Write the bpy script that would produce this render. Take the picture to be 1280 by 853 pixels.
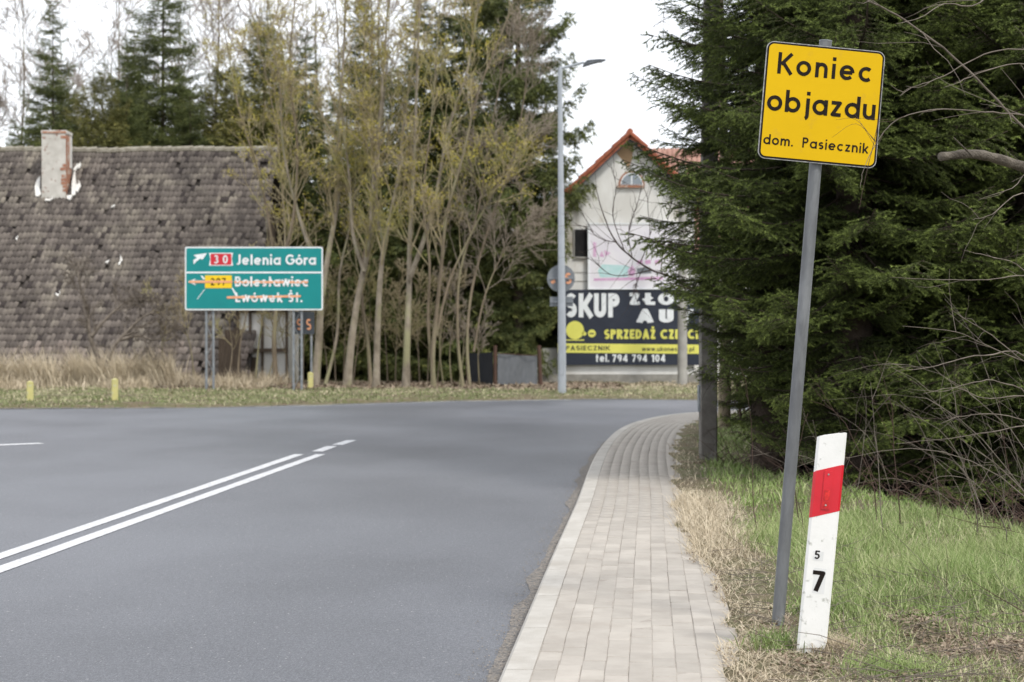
import bpy, bmesh, math, random
import numpy as np
from mathutils import Vector, Matrix
for o in list(bpy.data.objects): bpy.data.objects.remove(o)
SC = bpy.context.scene
COL = SC.collection
PI = math.pi
F, HC, HY = 2100.0, 1.5, 420.0        # focal length in photo pixels, eye height, horizon row

# ---------------------------------------------------------------- camera
cam_d = bpy.data.cameras.new('camera'); cam = bpy.data.objects.new('camera', cam_d); COL.objects.link(cam)
cam.location = (0, 0, HC); cam.rotation_euler = (PI/2, 0, 0)
cam_d.sensor_width = 36; cam_d.lens = 36*F/1280
cam_d.shift_y = -(426.5-HY)/1280
cam_d.clip_start = 0.1; cam_d.clip_end = 3000
cam_d.dof.use_dof = True; cam_d.dof.focus_distance = 8.4; cam_d.dof.aperture_fstop = 4.6
SC.camera = cam
# ---------------------------------------------------------------- sky and sun (bright thin overcast)
SUN_EL, SUN_AZ = math.radians(50), math.radians(142)   # azimuth clockwise from +Y: behind the camera, to the right
world = bpy.data.worlds.new('World'); SC.world = world; world.use_nodes = True
nt = world.node_tree; nt.nodes.clear()
wo = nt.nodes.new('ShaderNodeOutputWorld'); bg = nt.nodes.new('ShaderNodeBackground')
sky = nt.nodes.new('ShaderNodeTexSky'); sky.sky_type = 'NISHITA'; sky.sun_disc = False
sky.sun_elevation = SUN_EL; sky.sun_rotation = SUN_AZ
mx = nt.nodes.new('ShaderNodeMix'); mx.data_type = 'RGBA'
tc = nt.nodes.new('ShaderNodeTexCoord'); nz = nt.nodes.new('ShaderNodeTexNoise'); mr = nt.nodes.new('ShaderNodeMapRange')
nz.inputs['Scale'].default_value = 2.2; nz.inputs['Detail'].default_value = 5
mr.inputs['From Min'].default_value = .3; mr.inputs['From Max'].default_value = .6
mr.inputs['To Min'].default_value = .78; mr.inputs['To Max'].default_value = .97
nt.links.new(tc.outputs['Generated'], nz.inputs['Vector']); nt.links.new(nz.outputs['Fac'], mr.inputs['Value'])
nt.links.new(mr.outputs[0], mx.inputs[0]); nt.links.new(sky.outputs[0], mx.inputs[6])
mx.inputs[7].default_value = (9.6, 9.75, 10.1, 1)
nt.links.new(mx.outputs[2], bg.inputs[0]); bg.inputs[1].default_value = 0.1
nt.links.new(bg.outputs[0], wo.inputs[0])
sl = bpy.data.lights.new('sun', 'SUN'); sl.energy = 1.5; sl.angle = math.radians(10); sl.color = (1, .95, .87)
sun = bpy.data.objects.new('sun', sl); COL.objects.link(sun)
sd = Vector((math.sin(SUN_AZ)*math.cos(SUN_EL), math.cos(SUN_AZ)*math.cos(SUN_EL), math.sin(SUN_EL)))
sun.rotation_euler = sd.to_track_quat('Z', 'Y').to_euler(); sun.location = sd*60
SC.view_settings.view_transform = 'Standard'; SC.view_settings.look = 'None'
SC.view_settings.exposure = 0.62; SC.view_settings.gamma = 1
SC.cycles.max_bounces = 5; SC.cycles.diffuse_bounces = 3; SC.cycles.glossy_bounces = 2; SC.cycles.transparent_max_bounces = 6
SC.cycles.use_denoising = True

# ================================================================ helpers
def S(x): return x/1280.0
def at(x, y, d):                       # a point seen at photo pixel (x, y) standing d metres away
    return Vector(((x-640)/F*d, d, HC-(y-HY)/F*d))
def gd(y, z=0.0): return F*(HC-z)/(y-HY)
def link(o, parent=None):
    COL.objects.link(o)
    if parent is not None: o.parent = parent
    return o
def tag(o, label=None, cat=None, group=None, kind=None):
    if label: o['label'] = label
    if cat: o['category'] = cat
    if group: o['group'] = group
    if kind: o['kind'] = kind
    return o
def thing(name, label, cat, loc=(0,0,0), rot=(0,0,0), group=None):
    o = bpy.data.objects.new(name, None); COL.objects.link(o); o.empty_display_size = .1
    o.location = loc; o.rotation_euler = rot
    return tag(o, label, cat, group)
def dup(root, loc=None, rot=None, label=None, scale=None):
    r = root.copy(); COL.objects.link(r)
    if loc is not None: r.location = loc
    if rot is not None: r.rotation_euler = rot
    if scale is not None: r.scale = scale
    if label: r['label'] = label
    for ch in list(root.children):
        c = ch.copy(); COL.objects.link(c); c.parent = r
        for g in list(ch.children):
            d = g.copy(); COL.objects.link(d); d.parent = c
    return r
def mesh_np(name, V, Q, smooth=False, attr=None, mats=()):
    """V (n,3), Q list of index arrays of one width each (m,3) or (m,4)"""
    me = bpy.data.meshes.new(name)
    Q = [q for q in (Q if isinstance(Q, list) else [Q]) if len(q)]
    V = np.asarray(V, np.float32)
    me.vertices.add(len(V)); me.vertices.foreach_set('co', V.ravel())
    loops = np.concatenate([q.ravel() for q in Q]).astype(np.int32)
    tot = np.concatenate([np.full(len(q), q.shape[1]) for q in Q]).astype(np.int32)
    st = np.concatenate([[0], np.cumsum(tot)[:-1]]).astype(np.int32)
    me.loops.add(len(loops)); me.loops.foreach_set('vertex_index', loops)
    me.polygons.add(len(tot)); me.polygons.foreach_set('loop_start', st)
    if smooth: me.polygons.foreach_set('use_smooth', np.ones(len(tot), bool))
    if attr is not None:
        a = me.attributes.new('tip', 'FLOAT', 'POINT'); a.data.foreach_set('value', np.asarray(attr, np.float32))
    for m in mats: me.materials.append(m)
    me.update(calc_edges=True); me.validate()
    return me
def obj_np(name, V, Q, m, parent=None, smooth=False, attr=None):
    return link(bpy.data.objects.new(name, mesh_np(name, V, Q, smooth, attr, (m,))), parent)
class MB:
    """collects simple solids, builds ONE mesh"""
    def __init__(s): s.v = []; s.f = []
    def add(s, vs, fs):
        b = len(s.v); s.v += [tuple(v) for v in vs]; s.f += [tuple(b+i for i in f) for f in fs]; return s
    def box(s, x0, x1, y0, y1, z0, z1, M=None):
        vs = [Vector(p) for p in ((x0,y0,z0),(x1,y0,z0),(x1,y1,z0),(x0,y1,z0),(x0,y0,z1),(x1,y0,z1),(x1,y1,z1),(x0,y1,z1))]
        if M is not None: vs = [M @ v for v in vs]
        return s.add(vs, ((0,3,2,1),(4,5,6,7),(0,1,5,4),(1,2,6,5),(2,3,7,6),(3,0,4,7)))
    def bar(s, a, b, r, k=8, r2=None):
        a = Vector(a); b = Vector(b); r2 = r if r2 is None else r2
        q = (b-a).to_track_quat('Z', 'Y'); vs = []
        for c, rr in ((a, r), (b, r2)):
            for i in range(k):
                t = 2*PI*(i+.5)/k; vs.append(c + q @ Vector((rr*math.cos(t), rr*math.sin(t), 0)))
        fs = [(i, (i+1)%k, k+(i+1)%k, k+i) for i in range(k)] + [tuple(range(k-1,-1,-1)), tuple(range(k, 2*k))]
        return s.add(vs, fs)
    def prism(s, pts, y0, y1):          # outline in (x, z), extruded along y
        n = len(pts); vs = [(x, y0, z) for x, z in pts] + [(x, y1, z) for x, z in pts]
        fs = [tuple(range(n)), tuple(range(2*n-1, n-1, -1))] + [(i, n+i, n+(i+1)%n, (i+1)%n) for i in range(n)]
        return s.add(vs, fs)
    def build(s, name, m, parent=None, smooth=False, bevel=0):
        me = bpy.data.meshes.new(name); me.from_pydata(s.v, [], s.f); me.materials.append(m)
        bm = bmesh.new(); bm.from_mesh(me)
        bmesh.ops.recalc_face_normals(bm, faces=bm.faces)
        if bevel: bmesh.ops.bevel(bm, geom=bm.edges[:], offset=bevel, segments=1, affect='EDGES')
        bm.to_mesh(me); bm.free()
        if smooth:
            for p in me.polygons: p.use_smooth = True
            me.set_sharp_from_angle(angle=math.radians(35))
        return link(bpy.data.objects.new(name, me), parent)
def rrect(w, h, r, k=5, x0=0, z0=0):
    pts = []
    for cx, cz, a in ((w/2-r, h/2-r, 0), (-w/2+r, h/2-r, 90), (-w/2+r, -h/2+r, 180), (w/2-r, -h/2+r, 270)):
        for i in range(k+1):
            t = math.radians(a+90*i/k); pts.append((x0+cx+r*math.cos(t), z0+cz+r*math.sin(t)))
    return pts[::-1]
class Tubes:
    def __init__(s): s.b = {}
    def add(s, P, R, k=4, tip=0.0):
        P = np.asarray(P, float); s.b.setdefault((len(P), k), []).append((P, np.asarray(R, float), tip))
    def arrays(s):
        Vs, Qs, As, base = [], [], [], 0
        for (n, k), L in s.b.items():
            P = np.stack([l[0] for l in L]); R = np.stack([l[1] for l in L]); tp = np.array([l[2] for l in L])
            T = np.gradient(P, axis=1); T /= np.linalg.norm(T, axis=2, keepdims=True)+1e-9
            ref = np.where(np.abs(T[:, :1, 2:3]) > .8, np.array([1., 0, 0]), np.array([0, 0, 1.]))
            N = np.cross(T, np.broadcast_to(ref, T.shape)); N /= np.linalg.norm(N, axis=2, keepdims=True)+1e-9
            B = np.cross(T, N); an = np.arange(k)*2*PI/k
            ring = P[:, :, None] + R[:, :, None, None]*(np.cos(an)[:, None]*N[:, :, None] + np.sin(an)[:, None]*B[:, :, None])
            m = len(L); Vs.append(ring.reshape(-1, 3)); As.append(np.repeat(tp, n*k))
            i = np.arange(m)[:, None, None]*n*k; j = np.arange(n-1)[None, :, None]*k; a = np.arange(k)[None, None]
            q = np.stack([i+j+a, i+j+(a+1) % k, i+j+k+(a+1) % k, i+j+k+a], -1).reshape(-1, 4)+base
            Qs.append(q)
            cap = (np.arange(m)[:, None]*n*k+(n-1)*k+np.arange(k)[None])+base
            Qs.append(cap)
            base += m*n*k
        return np.concatenate(Vs), Qs, np.concatenate(As)
    def build(s, name, m, parent=None):
        V, Q, A = s.arrays(); return obj_np(name, V, Q, m, parent, True, A)

# ---------------------------------------------------------------- materials
def mat(name, c1, c2=None, scale=8, rough=.8, bump=0, bscale=40, metal=0, c3=None, scale2=1.2, coords='Object', spec=.3,
        lo=.35, hi=.65, stretch=None, attr=None, c_tip=None, rnd=0, f3=(.5,.62)):
    m = bpy.data.materials.new(name); m.use_nodes = True; n = m.node_tree; b = n.nodes['Principled BSDF']
    b.inputs['Roughness'].default_value = rough; b.inputs['Metallic'].default_value = metal
    b.inputs['Specular IOR Level'].default_value = spec
    N, L = n.nodes.new, n.links.new
    tc = N('ShaderNodeTexCoord'); vec = tc.outputs['Object']
    if coords == 'World': g = N('ShaderNodeNewGeometry'); vec = g.outputs['Position']
    if stretch:
        mp = N('ShaderNodeMapping'); mp.inputs['Scale'].default_value = stretch; L(vec, mp.inputs[0]); vec = mp.outputs[0]
    c2 = c2 or c1
    def noise(sc, det=6):
        z = N('ShaderNodeTexNoise'); z.inputs['Scale'].default_value = sc; z.inputs['Detail'].default_value = det
        z.inputs['Roughness'].default_value = .6; L(vec, z.inputs['Vector']); return z.outputs['Fac']
    def mixc(fac, a, c):
        x = N('ShaderNodeMix'); x.data_type = 'RGBA'
        if hasattr(fac, 'links'): L(fac, x.inputs[0])
        else: x.inputs[0].default_value = fac
        for i, v in ((6, a), (7, c)):
            if hasattr(v, 'links'): L(v, x.inputs[i])
            else: x.inputs[i].default_value = (*v, 1)
        return x.outputs[2]
    def rng(f, a, c, t0=0, t1=1):
        r = N('ShaderNodeMapRange'); r.inputs[1].default_value = a; r.inputs[2].default_value = c
        r.inputs[3].default_value = t0; r.inputs[4].default_value = t1; L(f, r.inputs[0]); return r.outputs[0]
    col = mixc(rng(noise(scale), lo, hi), c1, c2)
    if c3: col = mixc(rng(noise(scale2), *f3), col, c3)
    if attr:
        a = N('ShaderNodeAttribute'); a.attribute_name = attr; col = mixc(a.outputs['Fac'], col, c_tip)
    if rnd:
        oi = N('ShaderNodeObjectInfo'); h = N('ShaderNodeHueSaturation'); L(rng(oi.outputs['Random'], 0, 1, 1-rnd, 1+rnd), h.inputs['Value'])
        L(col, h.inputs['Color']); col = h.outputs[0]
    L(col, b.inputs['Base Color'])
    if bump:
        bp = N('ShaderNodeBump'); bp.inputs['Strength'].default_value = bump; bp.inputs['Distance'].default_value = .02
        L(noise(bscale), bp.inputs['Height']); L(bp.outputs[0], b.inputs['Normal'])
    m['_b'] = 1
    return m
M = {}
M['ground'] = mat('soil', (.13,.10,.065), (.10,.115,.045), 1.6, .95, .8, 25, c3=(.17,.14,.095), scale2=9, coords='World')
M['brick'] = mat('paving_concrete', (.43,.40,.36), (.37,.34,.305), 6, .85, .25, 160, c3=(.33,.29,.25), scale2=2.1, coords='World', rnd=.10, f3=(.55,.85))
M['kerb'] = mat('kerb_concrete', (.50,.48,.445), (.42,.40,.365), 5, .85, .3, 120, c3=(.34,.31,.27), scale2=1.7, coords='World', f3=(.52,.8), rnd=.05)
M['joint'] = mat('joint_sand', (.40,.37,.33), (.30,.27,.24), 30, .95, coords='World')
M['dirt'] = mat('gutter_grit', (.27,.25,.225), (.13,.13,.135), 22, .95, .9, 60, c3=(.33,.29,.25), scale2=55, coords='World')
M['paint'] = mat('road_paint', (.66,.67,.69), (.54,.55,.57), 9, .7, .3, 150, c3=(.36,.37,.39), scale2=26, coords='World', f3=(.52,.70))
M['galv'] = mat('galvanised_steel', (.27,.29,.31), (.21,.23,.25), 30, .5, .1, 60, metal=.35, c3=(.34,.36,.38), scale2=9)
M['lampsteel'] = mat('lamp_column_steel', (.42,.45,.49), (.36,.39,.42), 3, .5, 0, 60, metal=.3)
M['darksteel'] = mat('dark_lamp_metal', (.10,.11,.13), (.08,.09,.1), 3, .5)
M['yellow'] = mat('yellow_sheet', (.70,.44,.005), (.66,.415,.005), 3, .5, 0, 50, spec=.12, c3=(.56,.34,.03), scale2=9, f3=(.58,.8))
M['postgrey'] = mat('weathered_sign_post', (.175,.185,.195), (.125,.13,.137), 18, .6, .15, 60, metal=.2, c3=(.23,.24,.25), scale2=6, stretch=(1,1,.25))
M['black'] = mat('black_print', (.014,.010,.009), (.02,.016,.013), 30, .6, spec=.1)
M['rim'] = mat('aluminium_rim', (.45,.45,.45), (.2,.2,.2), 40, .5, metal=.4)
M['white_plastic'] = mat('white_post_plastic', (.80,.80,.79), (.74,.745,.73), 10, .5, .05, 60, c3=(.34,.35,.31), scale2=26, f3=(.60,.74))
M['red'] = mat('red_reflective', (.62,.015,.03), (.52,.012,.025), 9, .3, spec=.5)
M['redlens'] = mat('red_lens', (.75,.03,.03), (.4,.01,.015), 60, .15, spec=.6)
M['sticker'] = mat('sticker_film', (.70,.71,.71), (.64,.65,.65), 30, .4)
M['green'] = mat('green_sign_sheet', (.0,.245,.245), (.0,.22,.225), 2, .4, spec=.4)
M['white'] = mat('white_print', (.82,.85,.87), (.74,.78,.80), 8, .5)
M['orange'] = mat('orange_tape', (.85,.42,.24), (.75,.33,.18), 8, .6)
M['signyellow'] = mat('yellow_plate', (.88,.60,.02), (.82,.55,.02), 8, .45)
M['signback'] = mat('sign_back_grey', (.17,.19,.21), (.22,.235,.25), 5, .6)
M['plate_dark'] = mat('dark_plate', (.07,.08,.095), (.05,.06,.07), 5, .6)
M['concrete'] = mat('weathered_concrete', (.17,.16,.145), (.12,.11,.10), 6, .9, .5, 60, c3=(.22,.21,.19), scale2=3)
M['concrete_l'] = mat('pale_concrete', (.40,.39,.36), (.30,.29,.27), 3, .9, .4, 40)
M['tile'] = mat('old_roof_tile', (.205,.178,.158), (.14,.12,.107), 2.5, .9, .3, 60, c3=(.22,.18,.16), scale2=1.1, coords='World', rnd=.42, lo=.3, hi=.7, f3=(.45,.7), stretch=(1,1,.5))
M['tile_var'] = mat('old_roof_tile_mossy', (.225,.195,.172), (.15,.13,.115), 2.5, .9, .3, 60, c3=(.27,.24,.20), scale2=.9, coords='World', lo=.3, hi=.7, attr='tip', c_tip=(.055,.046,.044))
M['under'] = mat('roof_lath_dark', (.035,.03,.028), (.05,.042,.035), 5, .95)
M['moss'] = mat('ridge_mortar', (.33,.31,.26), (.20,.18,.14), 8, .95, .5, 30)
M['plaster'] = mat('white_plaster', (.76,.76,.74), (.60,.59,.56), 1.2, .9, .2, 30, c3=(.42,.36,.28), scale2=.55, f3=(.60,.72), stretch=(1,1,.5))
M['plaster_old'] = mat('chimney_plaster', (.62,.60,.56), (.48,.46,.42), 3, .9, .4, 30, c3=(.27,.15,.11), scale2=4.5, f3=(.585,.64))
M['brickred'] = mat('red_brick', (.42,.22,.14), (.33,.15,.10), 9, .9, .4, 40, c3=(.5,.42,.36), scale2=4, f3=(.52,.6))
M['mortar'] = mat('lime_mortar', (.75,.74,.71), (.60,.59,.56), 8, .9, .4, 40)
M['plinth'] = mat('grey_plinth', (.33,.32,.29), (.22,.21,.19), 4, .9, .4, 30)
M['rooforange'] = mat('orange_roof_tile', (.36,.115,.06), (.26,.085,.05), 5, .8, .2, 30, rnd=.15)
M['roofpale'] = mat('pale_red_roof_tile', (.52,.32,.26), (.42,.24,.19), 5, .8, .2, 30, rnd=.12)
M['soffit'] = mat('eave_board', (.10,.105,.12), (.07,.075,.085), 5, .8)
M['ochre'] = mat('bare_ochre_render', (.42,.29,.17), (.33,.22,.13), 5, .9)
M['glass'] = mat('window_glass', (.22,.26,.30), (.34,.38,.42), 3, .12, spec=.6)
M['hole'] = mat('dark_interior', (.012,.012,.013), (.02,.02,.02), 3, .9)
M['banner'] = mat('black_banner', (.028,.036,.055), (.02,.026,.042), 2, .5, spec=.4)
M['bannery'] = mat('banner_yellow', (.76,.74,.16), (.70,.68,.14), 2, .6)
M['poster'] = mat('poster_paper', (.78,.77,.80), (.72,.70,.76), 2, .6)
M['poster_pink'] = mat('poster_pink', (.58,.30,.52), (.70,.50,.66), 5, .6)
M['poster_teal'] = mat('poster_teal', (.42,.66,.66), (.56,.72,.74), 4, .6)
M['wood'] = mat('weathered_board', (.13,.10,.075), (.085,.065,.05), 6, .9, .4, 30, stretch=(6,6,.6))
M['rust'] = mat('rusty_post', (.10,.055,.04), (.07,.045,.035), 9, .9, .3, 40)
M['mesh_l'] = mat('grey_shade_net', (.155,.165,.18), (.125,.135,.145), 6, .9, .3, 120, stretch=(2,2,.6))
M['mesh_d'] = mat('dark_shade_net', (.04,.045,.055), (.03,.034,.042), 6, .9, .3, 120)
M['bollard'] = mat('yellow_post_paint', (.56,.52,.21), (.48,.45,.20), 5, .7, c3=(.5,.5,.42), scale2=9, f3=(.55,.65))
M['bark'] = mat('grey_brown_bark', (.24,.195,.14), (.155,.125,.09), 6, .95, .8, 30, c3=(.27,.25,.15), scale2=1.3, coords='World', stretch=(1,1,.25))
M['barkpale'] = mat('pale_bark', (.36,.315,.25), (.19,.16,.12), 4, .95, .8, 30, c3=(.28,.27,.16), scale2=1.5, coords='World', stretch=(1,1,.6))
M['twig'] = mat('fine_twigs', (.41,.35,.22), (.30,.25,.155), 3, .9, coords='World', c3=(.30,.28,.11), scale2=.6)
M['twigpink'] = mat('fine_grey_pink_twigs', (.31,.265,.21), (.22,.185,.145), 3, .9, coords='World')
M['twigfar'] = mat('distant_twigs', (.33,.29,.25), (.25,.215,.19), 3, .9, coords='World')
M['twiggrey'] = mat('grey_dead_stem', (.21,.18,.15), (.12,.10,.082), 9, .85, coords='World')
M['twigred'] = mat('reddish_bramble', (.10,.062,.048), (.065,.042,.034), 9, .8, coords='World')
M['limb'] = mat('smooth_grey_bark', (.19,.165,.135), (.085,.072,.058), 12, .85, 1.0, 60, coords='World')
M['bud'] = mat('opening_buds', (.44,.38,.06), (.36,.32,.06), 2, .8, coords='World')
M['needle'] = mat('spruce_needles', (.036,.050,.018), (.022,.033,.013), .9, .6, coords='World', attr='tip', c_tip=(.22,.28,.065), spec=.2)
M['needlefar'] = mat('far_conifer_needles', (.070,.098,.030), (.038,.055,.020), .7, .7, coords='World', attr='tip', c_tip=(.19,.20,.055))
M['needleyel'] = mat('yellowish_conifer', (.13,.135,.045), (.07,.085,.03), .6, .7, coords='World', attr='tip', c_tip=(.24,.21,.05))
M['sprucebark'] = mat('spruce_bark', (.085,.065,.05), (.055,.042,.034), 9, .95, .8, 30)
def blade_mat(name, c1, c2, tip):
    return mat(name, c1, c2, 1.3, .65, coords='World', attr='tip', c_tip=tip, spec=.3)
M['grass'] = blade_mat('green_blades', (.14,.235,.05), (.215,.30,.085), (.52,.52,.30))
M['grassfar'] = blade_mat('verge_blades', (.125,.170,.052), (.175,.215,.08), (.44,.41,.26))
M['straw'] = blade_mat('dry_blades', (.50,.42,.30), (.37,.30,.205), (.68,.60,.46))
M['litter'] = mat('dead_leaves', (.20,.145,.10), (.12,.085,.06), 7, .9, coords='World', attr='tip', c_tip=(.34,.28,.21))
M['wire'] = mat('cable', (.05,.05,.05))

# asphalt: fine aggregate, soft wear and cloud-shadow bands painted into the colour
def asphalt():
    m = bpy.data.materials.new('asphalt'); m.use_nodes = True; n = m.node_tree; b = n.nodes['Principled BSDF']; N, L = n.nodes.new, n.links.new
    g = N('ShaderNodeNewGeometry')
    def noise(sc, det, st=None):
        v = g.outputs['Position']
        if st: mp = N('ShaderNodeMapping'); mp.inputs['Scale'].default_value = st; mp.inputs['Rotation'].default_value = (0,0,.08); L(v, mp.inputs[0]); v = mp.outputs[0]
        z = N('ShaderNodeTexNoise'); z.inputs['Scale'].default_value = sc; z.inputs['Detail'].default_value = det; L(v, z.inputs[0]); return z.outputs['Fac']
    def ramp(f, a, c, t0=0., t1=1.):
        r = N('ShaderNodeMapRange'); r.inputs[1].default_value = a; r.inputs[2].default_value = c; r.inputs[3].default_value = t0; r.inputs[4].default_value = t1; L(f, r.inputs[0]); return r.outputs[0]
    def mix(f, a, c):
        x = N('ShaderNodeMix'); x.data_type = 'RGBA'; L(f, x.inputs[0])
        for i, v in ((6, a), (7, c)):
            if hasattr(v, 'links'): L(v, x.inputs[i])
            else: x.inputs[i].default_value = (*v, 1)
        return x.outputs[2]
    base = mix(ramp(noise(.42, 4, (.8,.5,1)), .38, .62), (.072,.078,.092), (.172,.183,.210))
    vo = N('ShaderNodeTexVoronoi'); vo.inputs['Scale'].default_value = 110; L(g.outputs['Position'], vo.inputs[0])
    sp = mix(ramp(vo.outputs['Distance'], .15, .6), (.215,.222,.245), (.080,.085,.099))
    base2 = N('ShaderNodeMix'); base2.data_type = 'RGBA'; base2.inputs[0].default_value = .6; L(base, base2.inputs[6]); L(sp, base2.inputs[7])
    gr = mix(ramp(noise(38, 3), .3, .7), (.86,.86,.87), (1.13,1.13,1.12)); mul = N('ShaderNodeMix'); mul.data_type = 'RGBA'; mul.blend_type = 'MULTIPLY'; mul.inputs[0].default_value = 1
    L(base2.outputs[2], mul.inputs[6]); L(gr, mul.inputs[7]); base2 = mul
    stones = mix(ramp(noise(45, 2), .70, .72), base2.outputs[2], (.42,.42,.41))
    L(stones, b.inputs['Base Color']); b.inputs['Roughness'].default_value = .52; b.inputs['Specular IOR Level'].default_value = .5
    bp = N('ShaderNodeBump'); bp.inputs['Strength'].default_value = .55; bp.inputs['Distance'].default_value = .004
    L(vo.outputs['Distance'], bp.inputs['Height']); L(bp.outputs[0], b.inputs['Normal'])
    return m
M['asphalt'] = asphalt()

# ================================================================ the lie of the land
KERB = [(-.75,-2),(-.37,3),(-.07,6.69),(.284,11.1),(.55,14.3),(.80,17.6),(1.02,20.2),(1.28,22.7),(1.58,25.0),(1.98,27.1),(2.6,29.2),(3.45,30.7),(4.7,31.6),(6.5,31.9),(9,31.7),(16,30.5),(30,27.5),(60,20)]
def catmull(P, k=8):
    P = [np.array(p, float) for p in P]; P = [2*P[0]-P[1]]+P+[2*P[-1]-P[-2]]; out = []
    for i in range(1, len(P)-2):
        for j in range(k):
            t = j/k; a, b, c, d = P[i-1:i+3]
            out.append(.5*((2*b)+(c-a)*t+(2*a-5*b+4*c-d)*t*t+(-a+3*b-3*c+d)*t**3))
    out.append(P[-2]); return np.array(out)
KC = catmull(KERB)
seg = np.diff(KC, axis=0); sl_ = np.hypot(*seg.T); cum = np.concatenate([[0], np.cumsum(sl_)])
def kerb_at(s, off=0.0):
    x = np.interp(s, cum, KC[:, 0]); y = np.interp(s, cum, KC[:, 1])
    x2 = np.interp(s+.05, cum, KC[:, 0]); y2 = np.interp(s+.05, cum, KC[:, 1])
    x1 = np.interp(s-.05, cum, KC[:, 0]); y1 = np.interp(s-.05, cum, KC[:, 1])
    tx, ty = x2-x1, y2-y1; l = np.hypot(tx, ty); tx, ty = tx/l, ty/l
    return np.array([x+ty*off, y-tx*off]), np.array([tx, ty])
def kerb_dist(X, Y):
    """signed distance to the kerb line, positive on the pavement side"""
    X = np.asarray(X, float); Y = np.asarray(Y, float); best = np.full(X.shape, 1e9); sg = np.ones(X.shape)
    for (a, b) in zip(KC[:-1], KC[1:]):
        d = b-a; L2 = d@d; t = np.clip(((X-a[0])*d[0]+(Y-a[1])*d[1])/L2, 0, 1)
        dx = X-(a[0]+t*d[0]); dy = Y-(a[1]+t*d[1]); D = np.hypot(dx, dy); m = D < best-1e-9
        best = np.where(m, D, best); sg = np.where(m, np.sign(d[1]*dx-d[0]*dy), sg)
    return best*sg
FAR = [(-300,20),(-60,31),(-25,33.4),(-10.5,34.4),(-6.4,35),(-4.2,36.3),(-1.47,38.5),(2,39.8),(4.4,39.2),(8,38.2),(16,37),(30,34),(70,25),(300,-40)]
def far_edge(X): return np.interp(X, [p[0] for p in FAR], [p[1] for p in FAR])
LEFT = [(-7.9,-40),(-7.3,3),(-6.6,12),(-6.7,16),(-7.6,18.8),(-10,20.3),(-14,20.6),(-30,19.5),(-300,8)]
WALK = .98
def edge_k(Y): return np.interp(Y, [5,6.8,7.75,8.75,9.86,12.9,18,26,40], [.84,.84,.95,.95,.85,.77,.83,.88,.9])
def sstep(t): t = np.clip(t, 0, 1); return t*t*(3-2*t)
def vnoise(X, Y, s, seed=0):
    X = np.asarray(X)*s; Y = np.asarray(Y)*s; xi = np.floor(X).astype(int); yi = np.floor(Y).astype(int); fx = sstep(X-xi); fy = sstep(Y-yi)
    def h(a, b):
        n = (a*374761393+b*668265263+seed*974634777) & 0x7fffffff; n = ((n ^ (n >> 13))*1274126177) & 0x7fffffff
        return ((n ^ (n >> 16)) & 0xffff)/65535.
    return (h(xi, yi)*(1-fx)+h(xi+1, yi)*fx)*(1-fy)+(h(xi, yi+1)*(1-fx)+h(xi+1, yi+1)*fx)*fy
def left_x(Y): return np.interp(Y, [-40,3,12,16,18.8,20.3,20.6], [-7.9,-7.3,-6.6,-6.7,-7.6,-10,-14])
def ground_z(X, Y):
    X = np.asarray(X, float); Y = np.asarray(Y, float)
    kd = kerb_dist(X, Y); fe = Y-far_edge(X)
    z = np.full(X.shape, -.08)
    bump = (vnoise(X, Y, 2.2, 1)-.5)*.07+(vnoise(X, Y, 6, 2)-.5)*.03
    # right verge behind the pavement, and its ditch
    r = sstep((kd-edge_k(Y)+.03+.10*(vnoise(X, Y, 2.6, 50)-.5)+.07*(vnoise(X, Y, 7, 51)-.5))/.09)*(fe < 0)
    xs = 3.35-(Y-10.7)*.17; dt = sstep((X-xs)/1.3)*(1-sstep((X-xs-2.6)/2.5)*.8)*(1-sstep((Y-17)/4))
    z = z+r*(.212+bump*sstep((kd-.95)/.4)+(vnoise(X, Y, 9, 52)-.5)*.012+.04*sstep((kd-1.2)/1.5)-.62*dt)
    f = sstep((fe-.0)/.35)
    z = np.where(fe > 0, -.08+f*(.15+bump*1.3), z)
    lz = ((X < left_x(Y)-.05) & (Y < 20.3) & (kd < 0)) | ((X < -14) & (Y < np.interp(X, [-300,-30,-14], [8,19.5,20.6])-.1))
    z = np.where(lz, .06+bump*.8, z)
    return z
def grid_axis(lo, a, b, hi, st):
    fine = np.arange(a, b, st); out = list(fine); s = st
    while out[-1] < hi: s *= 1.35; out.append(out[-1]+s)
    s = st
    while out[0] > lo: s *= 1.35; out.insert(0, out[0]-s)
    return np.array(out)
gx = grid_axis(-900, -14, 9, 900, .16); gy = grid_axis(-300, 4, 44, 1500, .16)
GX, GY = np.meshgrid(gx, gy); GZ = ground_z(GX, GY)
nx, ny = len(gx), len(gy); idx = np.arange(nx*ny).reshape(ny, nx)
Q = np.stack([idx[:-1, :-1], idx[:-1, 1:], idx[1:, 1:], idx[1:, :-1]], -1).reshape(-1, 4)
tag(obj_np('ground', np.stack([GX, GY, GZ], -1).reshape(-1, 3), Q, M['ground'], smooth=True), kind='structure')
# asphalt sheet (polygon between kerb, far edge and left edge)
outline = [(x, y) for x, y in KC.tolist()]
outline += [(70,17),(70,25)] + [p for p in reversed(FAR[1:-2])] + [(-300,20),(-300,8)] + list(reversed(LEFT[:-1]))
outline += [(-7.9,-40),(-2.5,-40)]
bm = bmesh.new(); vs = [bm.verts.new((x, y, 0)) for x, y in outline]; f = bm.faces.new(vs)
bmesh.ops.triangulate(bm, faces=[f]); bmesh.ops.recalc_face_normals(bm, faces=bm.faces)
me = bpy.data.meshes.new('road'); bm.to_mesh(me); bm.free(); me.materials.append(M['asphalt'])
if me.polygons[0].normal.z < 0: me.flip_normals()
road = tag(link(bpy.data.objects.new('road', me)), kind='structure')

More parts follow.
